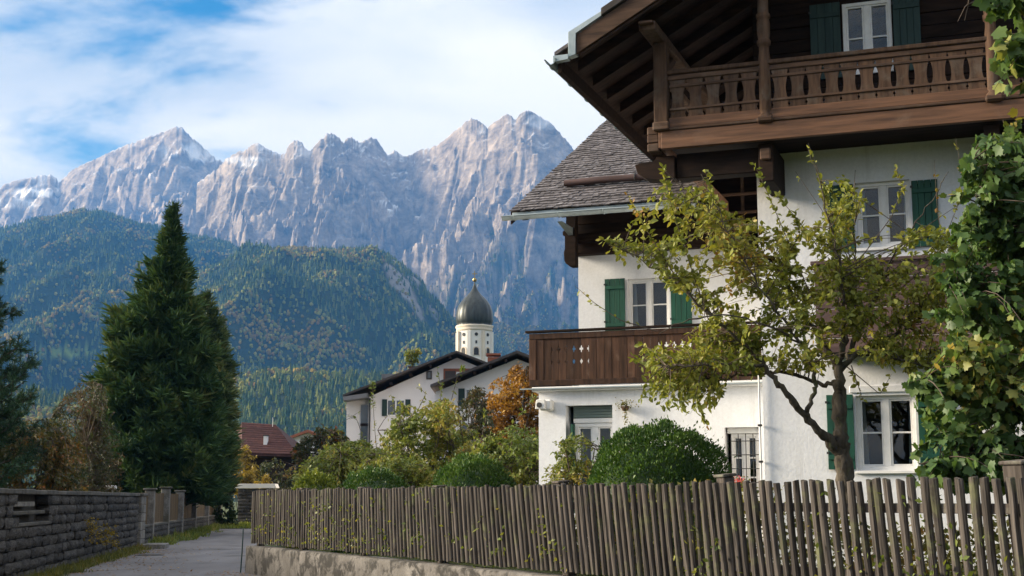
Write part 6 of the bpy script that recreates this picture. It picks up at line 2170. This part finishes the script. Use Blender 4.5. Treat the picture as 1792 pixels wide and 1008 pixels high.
def conifer(name, label, cx, ytop, ybase, Y, prof_, lm, seed, nb_, group=None, shoot=0.52, lean=0.0):
    """prof_: list of (photo y, left half-width px, right half-width px)"""
    rng = np.random.default_rng(seed)
    pr = np.array(prof_, float)
    base = at_depth(cx, 872, Y)
    top_z = float(at_depth(cx, ytop, Y)[2])
    root = empty(name, (base[0], Y, 0))
    tag(root, label, 'tree', group)
    T = Tubes()
    zz = np.linspace(0, top_z, 12)
    T.add(np.stack([lean * zz / top_z + 0 * zz, 0 * zz, zz], -1), np.linspace(0.22, 0.02, 12), 8)
    k_ = Y / F
    P, D, TI = [], [], []
    for i in range(nb_):
        f = rng.uniform(0, 1) ** 0.75
        py = ytop + 4 + (ybase - ytop) * f
        z = float(at_depth(cx, py, Y)[2])
        a = rng.uniform(0, 2 * math.pi)
        wl, wr_ = np.interp(py, pr[:, 0], pr[:, 1]), np.interp(py, pr[:, 0], pr[:, 2])
        w = (wl if math.cos(a) < 0 else wr_)
        w = w * abs(math.cos(a)) + 0.5 * (wl + wr_) * abs(math.sin(a))
        R = w * k_ * rng.choice([rng.uniform(0.55, 0.95), rng.uniform(0.85, 1.28)])
        R *= 1 + 0.38 * float(pnoise(np.array([a * 1.6 + seed]), np.array([z * 0.85]))[0])
        dirn = np.array([math.cos(a), math.sin(a), 0])
        rise = rng.uniform(0.05, 0.32) + 0.55 * (1 - f) ** 3
        start = np.array([lean * z / top_z, 0, z - R * 0.25])
        n = max(5, int(5 + R * 9))
        t = np.linspace(0.25, 1, 6)
        bp = start + dirn * (t * R)[:, None] + np.array([0, 0, 1.0]) * ((t ** 1.6) * R * rise)[:, None]
        T.add(np.concatenate([start[None], bp]), np.linspace(0.035, 0.008, 7), 4)
        tt_ = 0.35 + 0.67 * rng.uniform(0, 1, n) ** 0.6
        pp = start + dirn * (tt_ * R)[:, None] + np.array([0, 0, 1.0]) * ((tt_ ** 1.6) * R * rise)[:, None]
        lat = np.array([-math.sin(a), math.cos(a), 0])
        sl_ = rng.normal(0, 0.16, n) * (0.4 + R * 0.35) * (1.15 - tt_)
        pp = pp + lat * sl_[:, None] + np.array([0, 0, 1.0]) * rng.normal(0, 0.05, n)[:, None]
        dd = dirn * 0.65 + lat * (np.sign(sl_) * rng.uniform(0, 0.6, n))[:, None] + np.array([0, 0, 1.0]) * rng.uniform(0.10, 0.75, n)[:, None]
        P.append(pp)
        D.append(dd)
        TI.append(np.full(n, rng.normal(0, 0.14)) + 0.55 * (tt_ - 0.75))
    # leader
    P.append(np.stack([np.full(14, lean), np.zeros(14), np.linspace(top_z - 0.9, top_z - 0.15, 14)], -1))
    D.append(norm(rng.normal(0, 0.5, (14, 3)) + np.array([0, 0, 1.0])))
    TI.append(np.zeros(14))
    P, D, TI = np.concatenate(P), np.concatenate(D), np.concatenate(TI)
    n = len(P)
    # four short side shoots for each tip
    K = 4
    P4 = np.repeat(P, K, 0) + rng.normal(0, 0.10, (n * K, 3))
    D4 = norm(np.repeat(norm(D), K, 0) + rng.normal(0, 0.42, (n * K, 3)))
    zf = np.clip((top_z - P4[:, 2]) / (0.30 * top_z), 0, 1)
    ln = shoot * rng.uniform(0.40, 1.25, n * K) * (0.50 + 0.50 * zf) * (Y / 60)
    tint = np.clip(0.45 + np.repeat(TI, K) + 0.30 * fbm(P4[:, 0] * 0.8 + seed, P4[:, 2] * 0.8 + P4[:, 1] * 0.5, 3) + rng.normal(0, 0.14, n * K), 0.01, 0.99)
    link('trunk', T.mesh('trunk'), MT['bark'], root)
    link('crown', spikes_mesh('crown', P4, D4, ln, ln * 0.095, tint, rng, 2), lm, root, 'stuff')
    return root


conifer('spruce_tree', 'tall dense dark green spruce with a thin leader behind the garden enclosure', 284, 358, 852, 64.0,
        [(358, 1, 1), (385, 4, 4), (420, 9, 8), (455, 17, 13), (500, 33, 19), (560, 52, 32), (620, 76, 46), (680, 88, 56), (740, 98, 64), (800, 98, 68), (852, 88, 60)], LM['needle'], 91, 1050)
conifer('spruce_tree', 'broader lighter spruce close against the right side of the tall spruce', 352, 512, 860, 80.0,
        [(512, 2, 2), (535, 9, 8), (580, 20, 17), (640, 30, 27), (700, 36, 33), (780, 38, 34), (860, 33, 29)], LM['needle2'], 92, 460)


# pine reaching in at the left edge: whorled boughs with tufts of long needles
def pine(name, label, cx, ytop, Y, seed):
    rng = np.random.default_rng(seed)
    base = at_depth(cx, 872, Y)
    top_z = float(at_depth(cx, ytop, Y)[2])
    root = empty(name, (base[0], Y, 0))
    tag(root, label, 'tree')
    T = Tubes()
    zz = np.linspace(0, top_z, 12)
    T.add(np.stack([0 * zz, 0 * zz, zz], -1), np.linspace(0.18, 0.03, 12), 8)
    P, D = [], []
    z = 1.4
    while z < top_z - 0.1:
        f = (top_z - z) / top_z
        R = 0.25 + 2.6 * f ** 0.75
        for b in range(9):
            a = rng.uniform(0, 2 * math.pi)
            Rb = R * rng.uniform(0.75, 1.1)
            d = np.array([math.cos(a), math.sin(a), 0])
            t = np.linspace(0, 1, 7)
            bp = np.array([0, 0, z]) + d * (t * Rb)[:, None] + np.array([0, 0, 1.0]) * (t ** 1.8 * Rb * 0.38)[:, None]
            T.add(bp, np.linspace(0.035, 0.010, 7), 5)
            for k in range(int(8 + 9 * Rb)):
                tt_ = rng.uniform(0.3, 1.0)
                c = np.array([0, 0, z]) + d * tt_ * Rb + np.array([0, 0, tt_ ** 1.8 * Rb * 0.38])
                s = norm(d * 0.7 + rng.normal(0, 0.5, 3) + np.array([0, 0, 0.5]))
                tip = c + s * rng.uniform(0.15, 0.4)
                T.add([c, tip], [0.008, 0.006], 3)
                n = 42
                q = rng.uniform(0.1, 1.0, n)[:, None]
                P.append(c + (tip - c) * q)
                D.append(norm(s * 0.75 + rng.normal(0, 0.5, (n, 3))))
        z += 0.42 * rng.uniform(0.8, 1.2)
    P, D = np.concatenate(P), np.concatenate(D)
    n = len(P)
    ln = 0.155 * rng.uniform(0.7, 1.2, n)
    tint = np.clip(0.45 + 0.3 * fbm(P[:, 0] * 1.3, P[:, 2] * 1.3, 3) + rng.normal(0, 0.2, n), 0.01, 0.99)
    link('trunk', T.mesh('trunk'), MT['bark'], root)
    link('crown', spikes_mesh('crown', P, D, ln, np.full(n, 0.009), tint, rng, 1), LM['pine'], root, 'stuff')


pine('pine_tree', 'bluish green pine with tufted needle boughs reaching over the stone wall', -95, 395, 34.0, 95)

# ---- low growth
def tuft_field(name, label, pts, h, n_per, lm, seed, leaf=False, wd=0.012, spread=0.10):
    rng = np.random.default_rng(seed)
    P = np.repeat(pts, n_per, 0) + rng.normal(0, 1, (len(pts) * n_per, 3)) * np.array([spread, spread, 0])
    D = norm(rng.normal(0, 0.45, P.shape) + np.array([0, 0, 1.0]))
    n = len(P)
    hh = np.repeat(h, n_per) * rng.uniform(0.4, 1.1, n)
    tint = np.clip(0.5 + 0.3 * fbm(P[:, 0] * 0.7, P[:, 1] * 0.7, 3) + rng.normal(0, 0.2, n), 0.01, 0.99)
    if leaf:
        P = P + D * (hh * rng.uniform(0.2, 1, n))[:, None]
        me = leaves_mesh(name, P, norm(rng.normal(0, 1, P.shape) + np.array([0, 0, 0.2])), 0.07 * rng.uniform(0.6, 1.3, n), tint, DIAM, rng, 0.6, 0.4)
    else:
        me = spikes_mesh(name, P, D, hh, np.full(n, wd), tint, rng, 1)
    o = link(name, me, lm, None, 'stuff')
    o['label'] = label
    return o


rg = np.random.default_rng(101)
s1 = rg.uniform(0, WL, 420)
side = np.array([WD[1], -WD[0]])
pts = np.stack([WA[0] + WD[0] * s1 + side[0] * (0.10 + rg.gamma(1.5, 0.09, 420)), WA[1] + WD[1] * s1 + side[1] * (0.10 + rg.gamma(1.5, 0.09, 420)), np.full(420, 0.0)], -1)
tuft_field('grass_verge', 'yellowish grass and weeds along the foot of the stone wall', pts, rg.uniform(0.06, 0.22, 420), 26, LM['olive'], 102)
s1 = rg.uniform(0, EL, 260)
esd = np.array([ED[1], -ED[0]])
e0_ = WB + WD * 1.5
pts = np.stack([e0_[0] + ED[0] * s1 + esd[0] * (0.1 + rg.gamma(2, 0.14, 260)), e0_[1] + ED[1] * s1 + esd[1] * (0.1 + rg.gamma(2, 0.14, 260)), np.full(260, 0.0)], -1)
tuft_field('grass_verge', 'weeds along the foot of the garden enclosure', pts, rg.uniform(0.1, 0.40, 260), 26, LM['green'], 103, wd=0.02)
pts = np.stack([rg.uniform(-17, -12, 500), rg.uniform(77.5, 86, 500), np.full(500, 0.0)], -1)
tuft_field('grass_verge', 'bright grass at the bend of the lane', pts, rg.uniform(0.1, 0.3, 500), 30, LM['lime'], 104, wd=0.03, spread=0.3)
# weeds in wall joints
pts = []
for (px, py, n_) in ((146, 935, 26), (150, 920, 14), (172, 945, 26), (180, 935, 20), (190, 950, 16), (300, 935, 18), (320, 925, 14)):
    t_ = None
    for s_ in np.linspace(0, WL, 400):
        q_ = WA + WD * s_
        pxx, _ = project(q_[0], q_[1], 0.5)
        if abs(pxx - px) < 2:
            t_ = q_
    if t_ is None:
        continue
    zc_ = float(at_depth(px, py, t_[1])[2])
    for _ in range(n_):
        pts.append((t_[0] + side[0] * rg.uniform(0.04, 0.16) + WD[0] * rg.normal(0, 0.35), t_[1] + side[1] * 0.1 + WD[1] * rg.normal(0, 0.35), max(0.05, zc_ + rg.normal(0, 0.13))))
tuft_field('wall_weeds', 'yellow weeds rooted in the joints of the stone wall', np.array(pts), np.full(len(pts), 0.10), 5, LM['yellow'], 105, True, spread=0.05)
# leaves growing through and over the fence
pts = []
for _ in range(900):
    s_ = rg.uniform(0.2, 23.5)
    den = 0.5 + 1.2 * float(pnoise(np.array([s_ / 1.1]), np.array([3.3]))[0])
    if rg.uniform() > den:
        continue
    q_ = fence_pt(s_, 0.11 + rg.uniform(-0.05, 0.04))
    pts.append((q_[0], q_[1], 0.66 + 1.05 * rg.beta(1.0, 1.7)))
tuft_field('fence_creeper', 'thin creeper with small yellow-green leaves on the pickets', np.array(pts), np.full(len(pts), 0.12), 3, LM['green'], 106, True, spread=0.05)
pts = []
for _ in range(5000):
    s_ = rg.uniform(0.5, 24)
    q_ = fence_pt(s_, -0.35 - rg.gamma(2.0, 0.14))
    pts.append((q_[0], q_[1], GZ + rg.uniform(0, 1.02) * (0.85 + 0.25 * math.sin(s_ * 0.9))))
tuft_field('border_plants', 'tangle of yellowing border plants just behind the picket fence', np.array(pts), np.full(len(pts), 0.15), 5, LM['olive'], 107, True, spread=0.08)
# fallen leaves on the lane, thickest along its edges
n_ = 900
s1 = rg.uniform(0, WL, n_)
o1 = 0.25 + rg.gamma(1.2, 0.7, n_)
P1 = np.stack([WA[0] + WD[0] * s1 + side[0] * o1, WA[1] + WD[1] * s1 + side[1] * o1], -1)
s2 = rg.uniform(-1, 16, 500)
o2 = 0.2 + rg.gamma(1.2, 0.5, 500)
P2 = FA + FD * s2[:, None] + FN * o2[:, None]
Pl = np.concatenate([P1, P2])
Pl = np.concatenate([Pl, np.full((len(Pl), 1), 0.012)], 1)
Dl = np.concatenate([rg.normal(0, 1, (len(Pl), 2)), rg.normal(0, 0.1, (len(Pl), 1))], 1)
fl = link('fallen_leaves', leaves_mesh('fallen_leaves', Pl, Dl, 0.075 * rg.uniform(0.6, 1.3, len(Pl)), rg.uniform(0, 1, len(Pl)), DIAM, rg, 0.7, 0.97), LM['amber'], None, 'stuff')
fl['label'] = 'fallen brown and yellow leaves along the edges of the lane'
# grass on the raised garden
pts = np.stack([rg.uniform(-3, 12, 1500), rg.uniform(12, 34, 1500), np.full(1500, GZ)], -1)
ok = ((pts[:, :2] - FA) @ (-FN)) > 0.3
tuft_field('garden_grass', 'short garden grass between the fence and the house', pts[ok], np.full(ok.sum(), 0.10), 16, LM['green'], 108, spread=0.2)

# geranium in a pot on the barred window's sill, hanging plant on the wing wall
q_ = on_house(-0.93, 2.86, 0.95 + 0.02)
gp_ = empty('flower_pot', q_, -TH)
tag(gp_, 'potted pink geranium on the sill of the barred window', 'flower')
lathe('pot', [(0.0, 0.0), (0.055, 0.0), (0.075, 0.13), (0.085, 0.13), (0.085, 0.16), (0.07, 0.16), (0.06, 0.12)], 14, MT['plastic_white'], gp_, False)
rg2 = np.random.default_rng(111)
Pn = rg2.normal(0, 0.075, (160, 3)) + np.array([0, -0.02, 0.24])
link('leaves', leaves_mesh('leaves', Pn, rg2.normal(0, 1, Pn.shape), np.full(160, 0.05), rg2.uniform(0.2, 0.8, 160), DIAM, rg2, 0.8), LM['green'], gp_)
Pn = rg2.normal(0, 0.05, (110, 3)) + np.array([0, -0.05, 0.33])
link('blossom', leaves_mesh('blossom', Pn, rg2.normal(0, 1, Pn.shape), np.full(110, 0.035), rg2.uniform(0, 1, 110), DIAM, rg2, 0.9), LM['pink'], gp_)
q_ = on_house(-2.98, 2.93, 2.66)
hg = empty('hanging_plant', q_, -TH)
tag(hg, 'small hanging plant fixed to the wall right of the roller shutter', 'plant')
T = Tubes()
T.add([(0, 0.068, 0.05), (0, 0.0, 0.07), (0, -0.03, 0.02)], [0.006] * 3, 5)
link('bracket', T.mesh('bracket'), MT['iron'], hg)
lathe('basket', [(0.0, -0.09), (0.05, -0.08), (0.075, -0.02), (0.08, 0.0)], 12, MT['wood_mid'], hg, False)
Pn = rg2.normal(0, 0.06, (150, 3)) * np.array([1.5, 0.6, 0.7]) + np.array([0, -0.03, 0.03])
Pn[:50] = rg2.normal(0, 0.02, (50, 3)) + np.array([0.02, -0.04, 0]) + np.array([0, 0, -1.0]) * rg2.uniform(0.05, 0.3, (50, 1))
link('foliage', leaves_mesh('foliage', Pn, rg2.normal(0, 1, Pn.shape) + np.array([0, 0, -0.4]), np.full(150, 0.045), rg2.uniform(0.2, 0.9, 150), DIAM, rg2, 0.6), LM['olive'], hg)

# ---------------------------------------------------------------- haze
def build_haze():
    m = new_mat('haze_air')
    t = NT(m)
    pv = t.n('ShaderNodeVolumePrincipled')
    pv.inputs['Color'].default_value = (0.10, 0.38, 1.0, 1)
    pv.inputs['Density'].default_value = HAZE_DENSITY
    pv.inputs['Absorption Color'].default_value = (0.25, 0.25, 0.25, 1)
    pv.inputs['Anisotropy'].default_value = 0.0
    o = t.n('ShaderNodeOutputMaterial')
    t.l(pv.outputs[0], o.inputs['Volume'])
    h = box('haze', -5000, 5000, -3100, 9600, -420, 2150, m, None, 0)
    h['kind'] = 'stuff'
    h['label'] = 'pale blue haze filling the valley air'
    return h


HAZE_DENSITY = 8e-5
build_haze()
